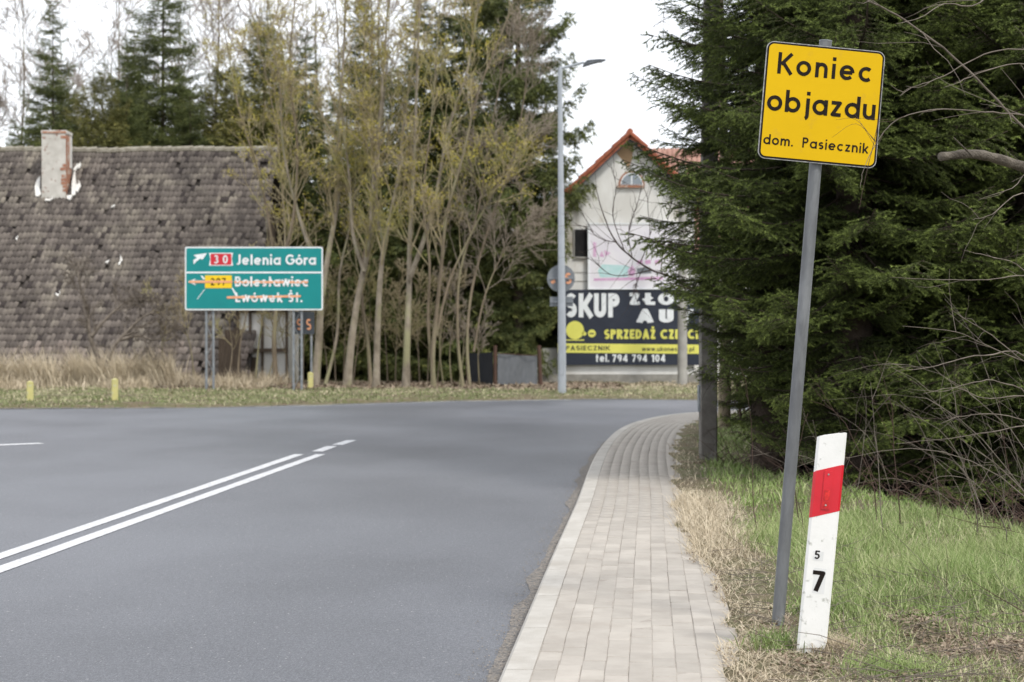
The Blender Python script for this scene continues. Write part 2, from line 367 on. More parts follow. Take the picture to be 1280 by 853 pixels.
def sheet(name, pts_l, pts_r, z, m, parent=None):
    V = [(x, y, z) for x, y in pts_l]+[(x, y, z) for x, y in pts_r]; n = len(pts_l)
    Q = np.array([(i, n+i, n+i+1, i+1) for i in range(n-1)])
    return obj_np(name, np.array(V), Q, m, parent)
def strip(name, p0, p1, w, parent, n=12, jag=.004):
    p0 = np.array(p0); p1 = np.array(p1); d = p1-p0; d = d/np.hypot(*d); nn = np.array([-d[1], d[0]]); rr = random.Random(name+str(p0[0])); L, R = [], []
    for i in range(n+1):
        c = p0+(p1-p0)*i/n; L.append(c+nn*(w/2+rr.uniform(-jag, jag))); R.append(c-nn*(w/2+rr.uniform(-jag, jag)))
    return sheet(name, L, R, .004, M['paint'], parent)
def gp(x, y): d = gd(y); return ((x-640)/F*d, d)
def ext(a, b, y): t = (y-a[1])/(b[1]-a[1]); return (a[0]+(b[0]-a[0])*t, y)
a, b = gp(0, 712.5), gp(401, 568.3); strip('centre_line', ext(a, b, -6), b, .125, road, 60)
a, b = gp(0, 696.0), gp(374, 568.3); strip('centre_line', ext(a, b, -6), b, .125, road, 60)
strip('lane_dash', (-2.52, 21.75), (-2.44, 22.8), .15, road); strip('lane_dash', (-2.40, 23.05), (-2.30, 24.1), .15, road)
strip('lane_dash', (-7.9, 22.4), (-6.55, 23.4), .24, road); strip('lane_dash', (-11.4, 20.9), (-10.0, 21.6), .14, road)
# far edge line in worn white
L_, R_ = [], []
for X in np.linspace(-5.4, 1.4, 40): y = float(far_edge(X)); L_.append((X, y-.22)); R_.append((X, y-.34))
sheet('edge_line', L_, R_, .004, M['paint'], road)
# grit along the gutter
Lp, Rp = [], []; rr = random.Random(4)
for i in range(260):
    s = 2.5+i*.13; a, t = kerb_at(s, .01); w = .05+.09*vnoise(np.array(s*1.0), np.array(.5), 1.7, 3)+rr.uniform(-.006, .006); b = kerb_at(s, -float(w))[0]; Lp.append(b); Rp.append(a)
g = sheet('gutter_grit', Lp, Rp, .005, M['dirt']); tag(g, kind='stuff')
g['label'] = 'sandy grit gathered along the foot of the kerb'
rs = np.random.default_rng(11)
def scatter_grit(n, spread, s0, s1, szr):
    V, T = [], []
    for i in range(n):
        s = s0+(s1-s0)*rs.random()**1.5; off = -abs(rs.normal(0, spread))-.005; p, _ = kerb_at(s, off); r = rs.uniform(*szr)
        c = np.array([p[0], p[1], .006+r*.3]); b = len(V)
        for k in range(5):
            an = 2*PI*k/5+rs.random(); V.append(c+np.array([math.cos(an)*r*rs.uniform(.7,1.2), math.sin(an)*r, -r*.3]))
        V.append(c+np.array([0, 0, r*.5]))
        for k in range(5): T.append((b+k, b+(k+1) % 5, b+5))
    return np.array(V), np.array(T)
V, T = scatter_grit(5200, .085, 4, 26, (.0015, .007))
tag(obj_np('gravel', V, T, M['dirt']), 'loose grit and small stones beside the kerb', kind='stuff')

# ---------------------------------------------------------------- pavement: kerb stones and bricks
pav = thing('pavement', None, None); pav['kind'] = 'structure'
Lp, Rp = [], []
for i in range(0, 330):
    s = 1+i*.13; Lp.append(kerb_at(s, .06)[0]); Rp.append(kerb_at(s, WALK-.03)[0])
sheet('joint_bed', Lp, Rp, .1145, M['joint'], pav)
KW, KH = .135, .115
cache = {}
def kerb_stone(s0, s1):
    n = 4; V = []; lst = []
    for i in range(n+1):
        s = s0+.004+(s1-s0-.008)*i/n
        for off, z in ((0.0, -.05), (.004, KH-.02), (.022, KH), (KW, KH+.003), (KW, -.05)):
            p = kerb_at(s, off)[0]; V.append((p[0], p[1], z))
    k = 5; Q = [(i*k+j, i*k+j+1, (i+1)*k+j+1, (i+1)*k+j) for i in range(n) for j in range(k-1)]
    mb = MB(); mb.add(V, [tuple(reversed(q)) for q in Q]+[(4,3,2,1,0), tuple(n*k+j for j in range(5))])
    mb.build('kerb_stone', M['kerb'], pav)
s = 2.0
while s < 44: kerb_stone(s, s+1.0); s += 1.0
BW, BL = .098, .2
def brick_mesh():
    w, l, h, c = BW-.0024, BL-.0042, .05, .0022
    mb = MB(); vs = []
    for z, i in ((-h, 0), (-c, 0), (0, c)):
        vs += [(-w/2+i, -l/2+i, z), (w/2-i, -l/2+i, z), (w/2-i, l/2-i, z), (-w/2+i, l/2-i, z)]
    fs = [(0,1,5,4),(1,2,6,5),(2,3,7,6),(3,0,4,7),(4,5,9,8),(5,6,10,9),(6,7,11,10),(7,4,8,11),(8,9,10,11)]
    me = bpy.data.meshes.new('paving_brick'); me.from_pydata(vs, [], fs); me.materials.append(M['brick']); return me
bme = brick_mesh(); bverts = np.array([v.co[:] for v in bme.vertices]); bfaces = np.array([p.vertices[:] for p in bme.polygons])
places = []
ncol = int((WALK-KW)/BW+.5)
rb = random.Random(7)
for c in range(ncol):
    off0 = KW+.004+BW*(c+.5); s = 1.5+(.1 if c % 2 else 0)
    while s < 42:
        off = off0+rb.uniform(-.0022, .0022); p, t = kerb_at(s, off); places.append((s, p[0], p[1], .118+rb.uniform(-.0015, .0015)+.002*math.sin(s*1.3+c), math.atan2(-t[0], t[1]), rb.uniform(-.010, .010), rb.uniform(-.016, .016)))
        s += BL
places.sort()
vis = [p for p in places if p[0] > cum[0]+0 and p[2] > 6.1]; near = set(id(p) for p in vis[:296])
rest = []
for p in places:
    if id(p) in near:
        o = bpy.data.objects.new('brick', bme); link(o, pav); o.location = (p[1], p[2], p[3]); o.rotation_euler = (p[5], p[6], p[4])
    else:
        ca, sa = math.cos(p[4]), math.sin(p[4]); R = np.array([[ca,-sa,0],[sa,ca,0],[0,0,1]]); rest.append(bverts@R.T+np.array([p[1], p[2], p[3]+p[5]*.05]))
V = np.concatenate(rest); Q = (bfaces[None]+np.arange(len(rest))[:, None, None]*len(bverts)).reshape(-1, 4)
tag(obj_np('brick_paving', V, Q, M['brick'], pav), kind='stuff')

# ================================================================ lettering: a stroke alphabet
def arc(cx, cy, rx, ry, a0, a1, n=None):
    n = n or max(6, int(abs(a1-a0)/12))
    return [(cx+rx*math.cos(math.radians(a0+(a1-a0)*i/n)), cy+ry*math.sin(math.radians(a0+(a1-a0)*i/n))) for i in range(n+1)]
def glyph(c, w):
    h = w/2; X = .70; R = X/2; ir = R-h; T = 1-h; xt = X-h
    st = lambda x, y0=0, y1=1: [(x, y0), (x, y1)]
    dot = lambda x, y: [(x, y-h), (x, y+h)]
    circ = arc(R, R, ir, ir, 0, 360, 28)
    def Scurve(W, H):
        q = H/4; rx = W/2-h; ry = (H-w)/4; ct = H-h-ry; cb = h+ry
        return arc(W/2, ct, rx, ry, 35, 270)+arc(W/2, cb, rx, ry, 90, -145)[1:]
    acute = lambda x, y: [(x-.06, y), (x+.08, y+.15)]
    D = {
     'o': (X, [circ]), 'ó': (X, [circ, acute(R, X+.1)]),
     'c': (X*.9, [arc(R, R, ir, ir, 48, 312, 22)]),
     'e': (X, [arc(R, R, ir, ir, 0, 318, 26), [(w, R), (X-w*.6, R)]]),
     'a': (X, [circ, st(X-h, 0, X)]), 'd': (X, [circ, st(X-h, 0, 1)]), 'b': (X, [circ, st(h, 0, 1)]), 'p': (X, [circ, st(h, -.3, X)]),
     'q': (X, [circ, st(X-h, -.3, X)]),
     'i': (w, [st(h, 0, X), dot(h, .92)]), 'l': (w, [st(h)]), 'ł': (w+.24, [st(h+.12), [(0.0, .42), (w+.24, .66)]]),
     'j': (w+.12, [[(h+.12, X), (h+.12, -.06)]+arc(h, -.06, .12, .16, -20, -75, 5), dot(h+.12, .92)]),
     'n': (.58, [st(h, 0, X), arc(.29, .40, .29-h, X-.40-h, 180, 0, 14)+[(.58-h, 0)]]),
     'u': (.58, [st(.58-h, 0, X), [(h, X)]+arc(.29, .30, .29-h, .30-h, 180, 360, 14)]),
     'm': (.92, [st(h, 0, X), arc(.25+h/2, .42, .21-h/2, X-.42-h, 180, 0, 12)+[(.46, 0)], arc(.69-h/2, .42, .23-h/2, X-.42-h, 180, 0, 12)+[(.92-h, 0)]]),
     'r': (.40, [st(h, 0, X), arc(.36, .38, .36-h, X-.38-h, 180, 80, 9)]),
     's': (.50, [Scurve(.50, X)]), 'z': (.52, [[(h*.4, xt), (.52-h*1.2, xt), (h*1.2, h), (.52-h*.4, h)]]),
     'k': (.54, [st(h), [(w, .26), (.50, X)], [(.2, .38), (.53, 0)]]),
     't': (.42, [st(.17, 0, .95), [(0, X-h), (.38, X-h)]]),
     'w': (.86, [[(h*.8, X), (.24, h), (.43, X), (.62, h), (.86-h*.8, X)]]),
     'v': (.55, [[(h*.8, X), (.275, h), (.55-h*.8, X)]]),
     '.': (w, [dot(h, h)]), '-': (.35, [[(0, .4), (.35, .4)]]), ' ': (.34, []),
     'K': (.68, [st(h), [(w, .44), (.64, .97)], [(.22, .58), (.66, 0)]]),
     'P': (.58, [st(h), [(w, T), (.30, T)]+arc(.30, .72, .28-h, .28-h, 90, -90, 12)+[(w, .44+h)]]),
     'R': (.62, [st(h), [(w, T), (.32, T)]+arc(.32, .72, .28-h, .28-h, 90, -90, 12)+[(w, .44+h)], [(.28, .46), (.60, 0)]]),
     'B': (.60, [st(h), [(w, T), (.30, T)]+arc(.30, .76-h/2, .26-h, .24-h/2, 90, -90, 12)+[(w, .52)], [(.30, .52)]+arc(.31, .26+h/2, .29-h, .26-h/2, 90, -90, 12)+[(w, h)]]),
     'J': (.42, [[(.42-h, 1), (.42-h, .27)]+arc(.18, .27, .24-h, .27-h, 0, -130, 10)]),
     'G': (.86, [arc(.46, .5, .46-h, .5-h, 42, 360, 26), [(.92-h, .5), (.50, .5)]]), 
     'C': (.74, [arc(.44, .5, .44-h, .5-h, 48, 312, 24)]), 'O': (.80, [arc(.40, .5, .40-h, .5-h, 0, 360, 28)]),
     'L': (.50, [[(h, 1), (h, h), (.50, h)]]), 'Ł': (.58, [[(h+.08, 1), (h+.08, h), (.58, h)], [(0, .36), (.42, .66)]]),
     'S': (.58, [Scurve(.58, 1)]), 'Ś': (.58, [Scurve(.58, 1), acute(.29, 1.08)]),
     'U': (.62, [[(h, 1)]+arc(.31, .31, .31-h, .31-h, 180, 360, 14)+[(.62-h, 1)]]),
     'Z': (.58, [[(h*.3, T), (.58-h*1.3, T), (h*1.3, h), (.58-h*.3, h)]]), 'Ż': (.58, [[(h*.3, T), (.58-h*1.3, T), (h*1.3, h), (.58-h*.3, h)], dot(.29, 1.18)]),
     'M': (.84, [[(h, 0), (h, 1), (.42, .25), (.84-h, 1), (.84-h, 0)]]), 'N': (.66, [[(h, 0), (h, .98), (.66-h, .02), (.66-h, 1)]]),
     'A': (.74, [[(h*.9, 0), (.37, 1-h*.6), (.74-h*.9, 0)], [(.17, .28), (.57, .28)]]),
     'T': (.62, [st(.31), [(0, T), (.62, T)]]), 'I': (w, [st(h)]),
     'E': (.52, [[(.52, T), (h, T), (h, h), (.52, h)], [(w, .5), (.46, .5)]]), 'Ę': (.52, [[(.52, T), (h, T), (h, h), (.52, h)], [(w, .5), (.46, .5)], [(.46, 0), (.38, -.12), (.52, -.2)]]),
     'D': (.66, [st(h), [(w, T), (.24, T)]+arc(.24, .5, .42-h, .5-h, 90, -90, 16)+[(w, h)]]),
     '0': (.58, [arc(.29, .5, .29-h, .5-h, 0, 360, 26)]),
     '1': (.34, [[(.34-h, 0), (.34-h, T), (.02, .72)]]),
     '2': (.56, [arc(.28, .72, .28-h, .28-h, 165, -30, 14)+[(h*1.2, h), (.56, h)]]),
     '3': (.56, [arc(.27, .745-h*.3, .25-h, .255-h*.7, 150, -90, 14), arc(.27, .27+h*.2, .29-h, .27-h*.8, 90, -150, 14)]),
     '4': (.62, [[(.45, 0), (.45, 1-h*.5), (h, .27), (.62, .27)]]),
     '5': (.54, [[(.50, T), (h*1.3, T), (h*1.1, .56)]+arc(.25, .33, .29-h, .33-h, 118, -150, 14)]),
     '7': (.54, [[(0, T), (.54-h, T), (.17, 0)]]),
     '9': (.58, [arc(.29, .69, .29-h, .31-h, 0, 360, 22), [(.58-h, .66)]+arc(.20, .60, .38-h, .60-h, 0, -80, 8)]),
     '@': (.6, [circ]),
    }
    return D[c]
def ribbon(P, w):
    P = [np.array(p, float) for p in P]
    closed = len(P) > 3 and np.hypot(*(P[0]-P[-1])) < 1e-6
    n = len(P); out = []
    for i in range(n):
        a = P[i-1] if i > 0 else (P[-2] if closed else None); b = P[i+1] if i < n-1 else (P[1] if closed else None)
        d1 = (P[i]-a) if a is not None else (b-P[i]); d2 = (b-P[i]) if b is not None else (P[i]-a)
        d1 = d1/(np.hypot(*d1)+1e-9); d2 = d2/(np.hypot(*d2)+1e-9); m = d1+d2; L = np.hypot(*m)
        m = d1 if L < .2 else m/L
        nn = np.array([-m[1], m[0]]); cs = max(.45, abs(nn@np.array([-d1[1], d1[0]]))); out.append((P[i]+nn*w/2/cs, P[i]-nn*w/2/cs))
    return out
def text(s, x0, x1, zb, cap, w, m, parent, y=0.0, name='lettering', shear=0.0, gap=None, th=.0006):
    """lettering in the local xz plane facing -y, stretched to run from x0 to x1, baseline zb, capital height cap"""
    gl = [glyph(c, w) for c in s]; nat = sum(g[0] for g in gl)
    room = (x1-x0)/cap
    if gap is None: sx = 1.0; g = (room-nat)/max(1, len(s)-1)
    else: g = gap; sx = room/(nat+gap*(len(s)-1))
    if 1 < len(s.strip()) <= 4 and ' ' not in s:
        x = x0
        for c, gg in zip(s, gl):
            text(c, x, x+gg[0]*sx*cap, zb, cap, w, m, parent, y, name, shear, 0, th); x += (gg[0]+g)*sx*cap
        return
    V, Q, Q8 = [], [], []; x = 0.0; k = 0; stp = .0002 if cap < .2 else .0015
    def put(q, lvl): V.append((x0+(x+q[0])*sx*cap+q[1]*shear*cap, y-th-stp*(lvl % 9), zb+q[1]*cap))
    for wd, strokes in gl:
        for P in strokes:
            P = [np.array(p, float) for p in P]; cuts = [0]
            for i in range(1, len(P)-1):
                a, b = P[i]-P[i-1], P[i+1]-P[i]; c_ = (a@b)/(np.hypot(*a)*np.hypot(*b)+1e-9)
                if c_ < .6: cuts.append(i)
            cuts.append(len(P)-1)
            for c0, c1 in zip(cuts[:-1], cuts[1:]):
                rb_ = ribbon(P[c0:c1+1], w)
                for i in range(len(rb_)-1):
                    k += 1; b = len(V)
                    for q in (rb_[i][0], rb_[i][1], rb_[i+1][1], rb_[i+1][0]): put(q, k)
                    Q.append((b, b+1, b+2, b+3))
            for c0 in cuts[1:-1]:
                k += 1; b = len(V)
                for i in range(8): an = 2*PI*(i+.5)/8; put(P[c0]+w/2*1.04*np.array([math.cos(an), math.sin(an)]), k)
                Q8.append(tuple(range(b, b+8)))
        x += wd+g
    Qs = [np.array(Q)]+([np.array(Q8)] if Q8 else [])
    o = obj_np(name, np.array(V), Qs, m, parent); return o
def plate(name, w, h, r, y0, y1, m, parent, x=0, z=0, k=5):
    return MB().prism([(px+x, pz+z) for px, pz in rrect(w, h, r, k)], y0, y1).build(name, m, parent)
def disc(name, r, y0, y1, m, parent, x=0, z=0, k=24, rz=None):
    return MB().prism([(x+r*math.cos(-2*PI*i/k), z+(rz or r)*math.sin(-2*PI*i/k)) for i in range(k)], y0, y1).build(name, m, parent)

# ================================================================ yellow end-of-diversion sign
D1 = 7.95; base = at(972, 784, D1); top = at(1032, 52, D1); lean = math.atan2(top.x-base.x, top.z-base.z)
ys = thing('diversion_sign', 'yellow square sign reading Koniec objazdu on a leaning grey steel post', 'road sign', base, (0, lean, 0))
Hp = (top-base).length; pr = .0295
MB().bar((0,0,-.35), (0,0,Hp), pr, 20).build('post', M['postgrey'], ys, smooth=True)
MB().bar((0,0,Hp), (0,0,Hp+.004), pr+.001, 20).build('post_cap', M['galv'], ys, smooth=True)
cen = at((958+1107+1097+947)/4, (52+65+210+197)/4, D1-.05)
inv = Matrix.Rotation(-lean, 4, 'Y'); cl = inv @ (cen-base)
PW, PHh = .567, .553
pn = bpy.data.objects.new('sign_panel', None)
q = MB().prism([(x, z) for x, z in rrect(PW, PHh, .035)], -.0035, .0035)
panel = q.build('sign_panel', M['rim'], ys); panel.location = (cl.x, -.042, cl.z); panel.rotation_euler = (0, math.radians(.15), math.radians(4))
MB().prism(rrect(PW-.008, PHh-.008, .031), -.0046, -.0034).build('black_border', M['black'], panel)
MB().prism(rrect(PW-.024, PHh-.024, .024), -.0058, -.0044).build('yellow_face', M['yellow'], panel)
yb = -.0058; W_ = PW; H_ = PHh; X0 = -W_/2; Z1 = H_/2
text('Koniec', X0+.103*W_, X0+.900*W_, Z1-.272*H_, .183*H_, .165, M['black'], panel, yb)
text('objazdu', X0+.040*W_, X0+.955*W_, Z1-.590*H_, .188*H_, .165, M['black'], panel, yb)
text('dom.', X0+.036*W_, X0+.285*W_, Z1-.878*H_, .087*H_, .16, M['black'], panel, yb)
text('Pasiecznik', X0+.365*W_, X0+.920*W_, Z1-.878*H_, .087*H_, .155, M['black'], panel, yb)
for z in (.19, -.19):
    MB().box(-.16, .16, .004, .012, z-.014, z+.014).build('back_rail', M['galv'], panel)
    MB().bar((-cl.x*0, .030, z-.015), (-cl.x*0, .030, z+.015), pr+.006, 16).build('clamp', M['galv'], panel, smooth=True)

# ================================================================ white guide post with a red band
D2 = 7.2; b2 = at(1014, 812, D2); t2 = at(1040.5, 543, D2); lean2 = math.atan2(t2.x-b2.x, t2.z-b2.z)
gpst = thing('guide_post', 'white plastic roadside guide post with red reflective band, numbered 5 and 7', 'guide post', (b2.x, b2.y, b2.z), (math.radians(-2), lean2, math.radians(-6)))
GW, GH, GT = .1235, (t2-b2).length, .034
slope = .030
def post_profile(z0, z1, grow=0, cut=True):
    hw = GW/2+grow; c = .010
    pts = [(-hw+c, -GT/2-grow), (hw-c, -GT/2-grow), (hw, -GT/2-grow+c), (hw, GT/2-c), (hw-.03, GT/2), (-hw+.03, GT/2), (-hw, GT/2-c), (-hw, -GT/2-grow+c)]
    def zz(x, z): return z+slope*(x/(GW/2))*.5
    vs = [(x, y, zz(x, z0) if z0 > 0 else z0) for x, y in pts]+[(x, y, zz(x, z1)-(.0 if abs(x) < hw-.004 else .004)) for x, y in pts]
    n = len(pts); return MB().add(vs, [tuple(range(n))[::-1], tuple(range(n, 2*n))]+[(i, (i+1) % n, n+(i+1) % n, n+i) for i in range(n)])
post_profile(-.3, GH).build('post_body', M['white_plastic'], gpst, bevel=0)
zr1, zr0 = GH-.145, GH-.345
slope = .042
post_profile(zr0, zr1, .0012).build('red_band', M['red'], gpst)
yf = -GT/2-.0012
refl = MB().box(-.018, .018, yf-.005, yf, zr0+.022, zr1-.014).build('reflector_housing', M['red'], gpst)
MB().box(-.011, .013, yf-.007, yf-.005, zr0+.06, zr0+.105).build('reflector_lens', M['redlens'], refl)
MB().box(-.013, .013, yf-.0065, yf-.005, zr0+.028, zr0+.056).build('reflector_lens', M['redlens'], refl)
for z in (zr1-.028, zr0+.040): MB().bar((0, yf-.009, z), (0, yf-.005, z), .004, 8).build('rivet', M['rim'], refl)
yf = -GT/2
plate('number_sticker', .044, .040, .002, yf-.0006, yf+.001, M['sticker'], gpst, -.010, GH-.545+.02)
plate('number_sticker', .052, .108, .002, yf-.0006, yf+.001, M['sticker'], gpst, .004, GH-.63)
text('5', -.026, -.004, GH-.538, .036, .17, M['black'], gpst, yf-.0006, name='numeral', gap=0, shear=.04)
text('7', -.024, .029, GH-.675, .088, .20, M['black'], gpst, yf-.0006, name='numeral', gap=0, shear=-.02)

# ================================================================ green direction board
DG = gd(489, .05); mpp = DG/F
gb = at(318, 489, DG); gs = thing('direction_board', 'green direction board to Jelenia Góra with orange tape over two place names', 'road sign', (gb.x, DG, .05))
GWd, GHt = 172*mpp, 79*mpp; gz = (489-348.5)*mpp
pnl = MB().prism(rrect(GWd, GHt, .05), -.012, .012).build('board_panel', M['white'], gs); pnl.location = (0, -.07, gz)
MB().prism(rrect(GWd-.07, GHt-.07, .035), -.016, -.011).build('green_face', M['green'], pnl)
X = lambda px: (px-318.5)*mpp
Z = lambda py: -(py-348.5)*mpp
yv = -.018
MB().box(X(234), X(403), -.019, -.0165, Z(342), Z(340)).build('divider', M['white'], pnl)
text('Jelenia', X(296.5), X(352), Z(331.5), 13.0*mpp, .19, M['white'], pnl, yv, th=.004)
text('Góra', X(358), X(396), Z(331.5), 13.0*mpp, .19, M['white'], pnl, yv, th=.004)
text('Bolesławiec', X(295), X(387), Z(358.5), 12.5*mpp, .19, M['white'], pnl, yv, th=.004)
text('Lwówek', X(295.5), X(354), Z(378), 12.0*mpp, .19, M['white'], pnl, yv, th=.004)
text('Śl.', X(361), X(379), Z(378), 12.0*mpp, .19, M['white'], pnl, yv, th=.004)
rp = MB().prism([(X(262.5), Z(332.5)), (X(264), Z(324)), (X(262.5), Z(316.5)), (X(292.5), Z(316.5)), (X(291), Z(324)), (X(292.5), Z(332.5))], -.022, -.017).build('route_plate', M['white'], pnl)
plate('route_field', 26*mpp, 14*mpp, .03, -.025, -.0215, M['red'], rp, X(277.5), Z(324.5))
text('30', X(268.5), X(286), Z(329.8), 10.5*mpp, .17, M['white'], rp, -.026, name='route_number', th=.003)
yp = plate('route_plate', 33.5*mpp, 16*mpp, .02, -.022, -.017, M['signyellow'], pnl, X(274.3), Z(352.5))
text('297', X(264.5), X(283.5), Z(357), 9*mpp, .16, M['black'], yp, -.0225, name='route_number', th=.003)
MB().prism([(X(243.5), Z(331)), (X(242.8), Z(325.5)), (X(247.5), Z(322.8)), (X(243.2), Z(319.2)), (X(260), Z(316.8)), (X(254.5), Z(325)), (X(251.5), Z(323.8)), (X(247), Z(327))][::-1], -.022, -.0165).build('arrow', M['white'], pnl)
MB().prism([(X(236), Z(352.5)), (X(246), Z(348.6)), (X(244.5), Z(351)), (X(257), Z(351)), (X(257), Z(354)), (X(244.5), Z(354)), (X(246), Z(357))][::-1], -.022, -.0165).build('arrow', M['white'], pnl)
MB().prism([(X(252), Z(345)), (X(254), Z(345)), (X(258), Z(349)), (X(255), Z(349.5))][::-1], -.022, -.0165).build('tape_scrap', M['white'], pnl)
MB().box(X(237.5), X(292), -.030, -.027, Z(354), Z(351.2)).build('orange_tape', M['orange'], pnl)
MB().box(X(294), X(386), -.030, -.027, Z(354.4), Z(351.6)).build('orange_tape', M['orange'], pnl)
MB().prism([(X(285), Z(370.6)), (X(285), Z(373.6)), (X(377), Z(371.8)), (X(377), Z(369.2))][::-1], -.030, -.027).build('orange_tape', M['orange'], pnl)
MB().prism([(X(290.5), Z(360)), (X(292), Z(360)), (X(300), Z(372)), (X(296), Z(371))][::-1], -.022, -.0165).build('tape_scrap', M['white'], pnl)
MB().prism([(X(247.5), Z(374)), (X(256.5), Z(362)), (X(257.5), Z(362)), (X(248), Z(374.6))][::-1], -.021, -.0165).build('tape_scrap', M['white'], pnl)
for xa, xb in ((258.5, 267.3), (367.5, 377.5)):
    fr = bpy.data.objects.new('lattice_support', None); link(fr, gs)
    for xx in (xa, xb): MB().bar((X(xx), 0, -.3), (X(xx), 0, gz+.7), .034, 10).build('leg', M['galv'], fr, smooth=True)
    mb = MB(); z = .05; k = 0
    while z < gz+.5:
        p, q_ = (xa, xb) if k % 2 == 0 else (xb, xa); mb.bar((X(p), 0, z), (X(q_), 0, z+.42), .010, 5); z += .42; k += 1
    mb.build('lattice_bracing', M['galv'], fr)
for z in (-.45, .45): MB().box(-GWd/2+.1, GWd/2-.1, .012, .05, z-.03, z+.03).build('back_rail', M['galv'], pnl)
# the grey plate with orange letters behind the right-hand support
dp = DG+.8; pb = at(380, 489, dp); pt = thing('small_plate_sign', 'dark grey plate with two orange letters S behind the green board legs', 'sign', (pb.x, dp, .05))
m2 = dp/F; MB().box(-13*m2, 13*m2, -.01, .01, 70*m2, 98*m2).build('sign_plate', M['plate_dark'], pt)
MB().bar((9*m2, .045, -.3), (9*m2, .045, 98*m2), .03, 10).build('post', M['galv'], pt, smooth=True)
text('S', -9*m2, -2.5*m2, 75*m2, 14*m2, .17, M['orange'], pt, -.011, gap=0, th=.003); text('S', 3*m2, 9*m2, 75*m2, 14*m2, .17, M['orange'], pt, -.011, gap=0, th=.003)

# ================================================================ street lamp
DL = gd(493, .07); lb = at(702.5, 493, DL); mp = DL/F
lamp = thing('street_lamp', 'tall grey street lamp with single arm in front of the white house', 'street lamp', (lb.x, DL, .05))
ztop = (493-84)*mp
MB().bar((0,0,-.3), (0,0,1.5), .105, 14, .1).bar((0,0,1.5), (-2.5*mp,0,ztop), .098, 14, .05).build('column', M['lampsteel'], lamp, smooth=True)
MB().box(-.05, .05, -.112, -.1, .5, 1.0).build('service_door', M['lampsteel'], lamp)
ax, az = -2.5*mp, ztop
MB().bar((ax,0,az-.02), (ax+30*mp,0,az+7*mp), .035, 10, .03).build('arm', M['lampsteel'], lamp, smooth=True)
hd = MB().prism([(28,5.5),(31,6),(40,9),(57,13.2),(57,14.2),(48,14.4),(34,13),(30,9.5)], -.13, .13); hd.v = [(ax+x*mp, y*(1-.35*abs(x-38)/20), az+z*mp-.08) for x, y, z in hd.v]
lh = hd.build('lamp_head', M['darksteel'], lamp)
MB().box(ax+40*mp, ax+53*mp, -.08, .08, az+8.2*mp-.03, az+9.6*mp-.03).build('lamp_lens', M['glass'], lh)
rsn = thing('round_sign', 'round traffic sign seen from its grey back on the lamp column', 'traffic sign', (lb.x, DL+.14, .05))
zc = (493-347)*mp
disc('sign_disc', 17.5*mp, .0, .012, M['signback'], rsn, -1*mp, zc)
MB().box(-.3, .3, -.03, 0, zc-.02, zc+.02).build('bracket', M['galv'], rsn)
text('S', 4*mp, 12*mp, zc-7*mp, 14*mp, .2, M['orange'], rsn, -.001, gap=0, th=.004, name='sprayed_mark'); 
MB().prism([(-14*mp, zc-4*mp), (-9*mp, zc-1*mp), (-8*mp, zc-5*mp), (-12*mp, zc-7*mp)], -.006, -.001).build('sprayed_mark', M['orange'], rsn)
rsn2 = thing('small_plate_sign', 'small rectangular grey plate below the round sign on the lamp', 'sign', (lb.x, DL+.14, .05))
MB().box(-15*mp, 14*mp, 0, .012, (493-382)*mp, (493-370)*mp).build('sign_plate', M['signback'], rsn2)
MB().box(-.28, .28, -.03, 0, (493-377.5)*mp, (493-375)*mp).build('bracket', M['galv'], rsn2)

# ================================================================ concrete utility pole in front of the spruce
dpole = gd(573, .13); pbp = at(885, 573, dpole); pm = dpole/F
up = thing('utility_pole', 'tall dark concrete utility pole rising through the big spruce', 'utility pole', (pbp.x, dpole, .1))
mb = MB(); mb.box(-.092, .092, -.11, .11, -.3, 2.2); mb.build('pole_foot', M['concrete'], up, bevel=.012)
mb = MB(); vs = [(-.092+.0,-.10,2.2),(.092,-.10,2.2),(.092,.10,2.2),(-.092,.10,2.2),(.02,-.07,9.2),(.16,-.07,9.2),(.16,.07,9.2),(.02,.07,9.2)]
mb.add(vs, ((0,3,2,1),(4,5,6,7),(0,1,5,4),(1,2,6,5),(2,3,7,6),(3,0,4,7))).build('pole_shaft', M['concrete'], up, bevel=.01)
MB().box(-.112, -.092, -.06, .06, .55, .85).build('metal_strap', M['galv'], up)
MB().box(-.55, .75, -.05, .05, 8.7, 8.8).build('cross_arm', M['galv'], up)
for x in (-.45, .1, .65): MB().bar((x, 0, 8.8), (x, 0, 8.97), .045, 8, .03).build('insulator', M['white'], up)
dr = 50.3; rb_ = at(853, 483, dr); rp_ = thing('utility_pole', 'round pale concrete pole standing before the black banner', 'utility pole', (rb_.x, dr, .0))
MB().bar((0,0,-.3), (0,0,6.6), .15, 16, .115).build('pole_shaft', M['concrete_l'], rp_, smooth=True)

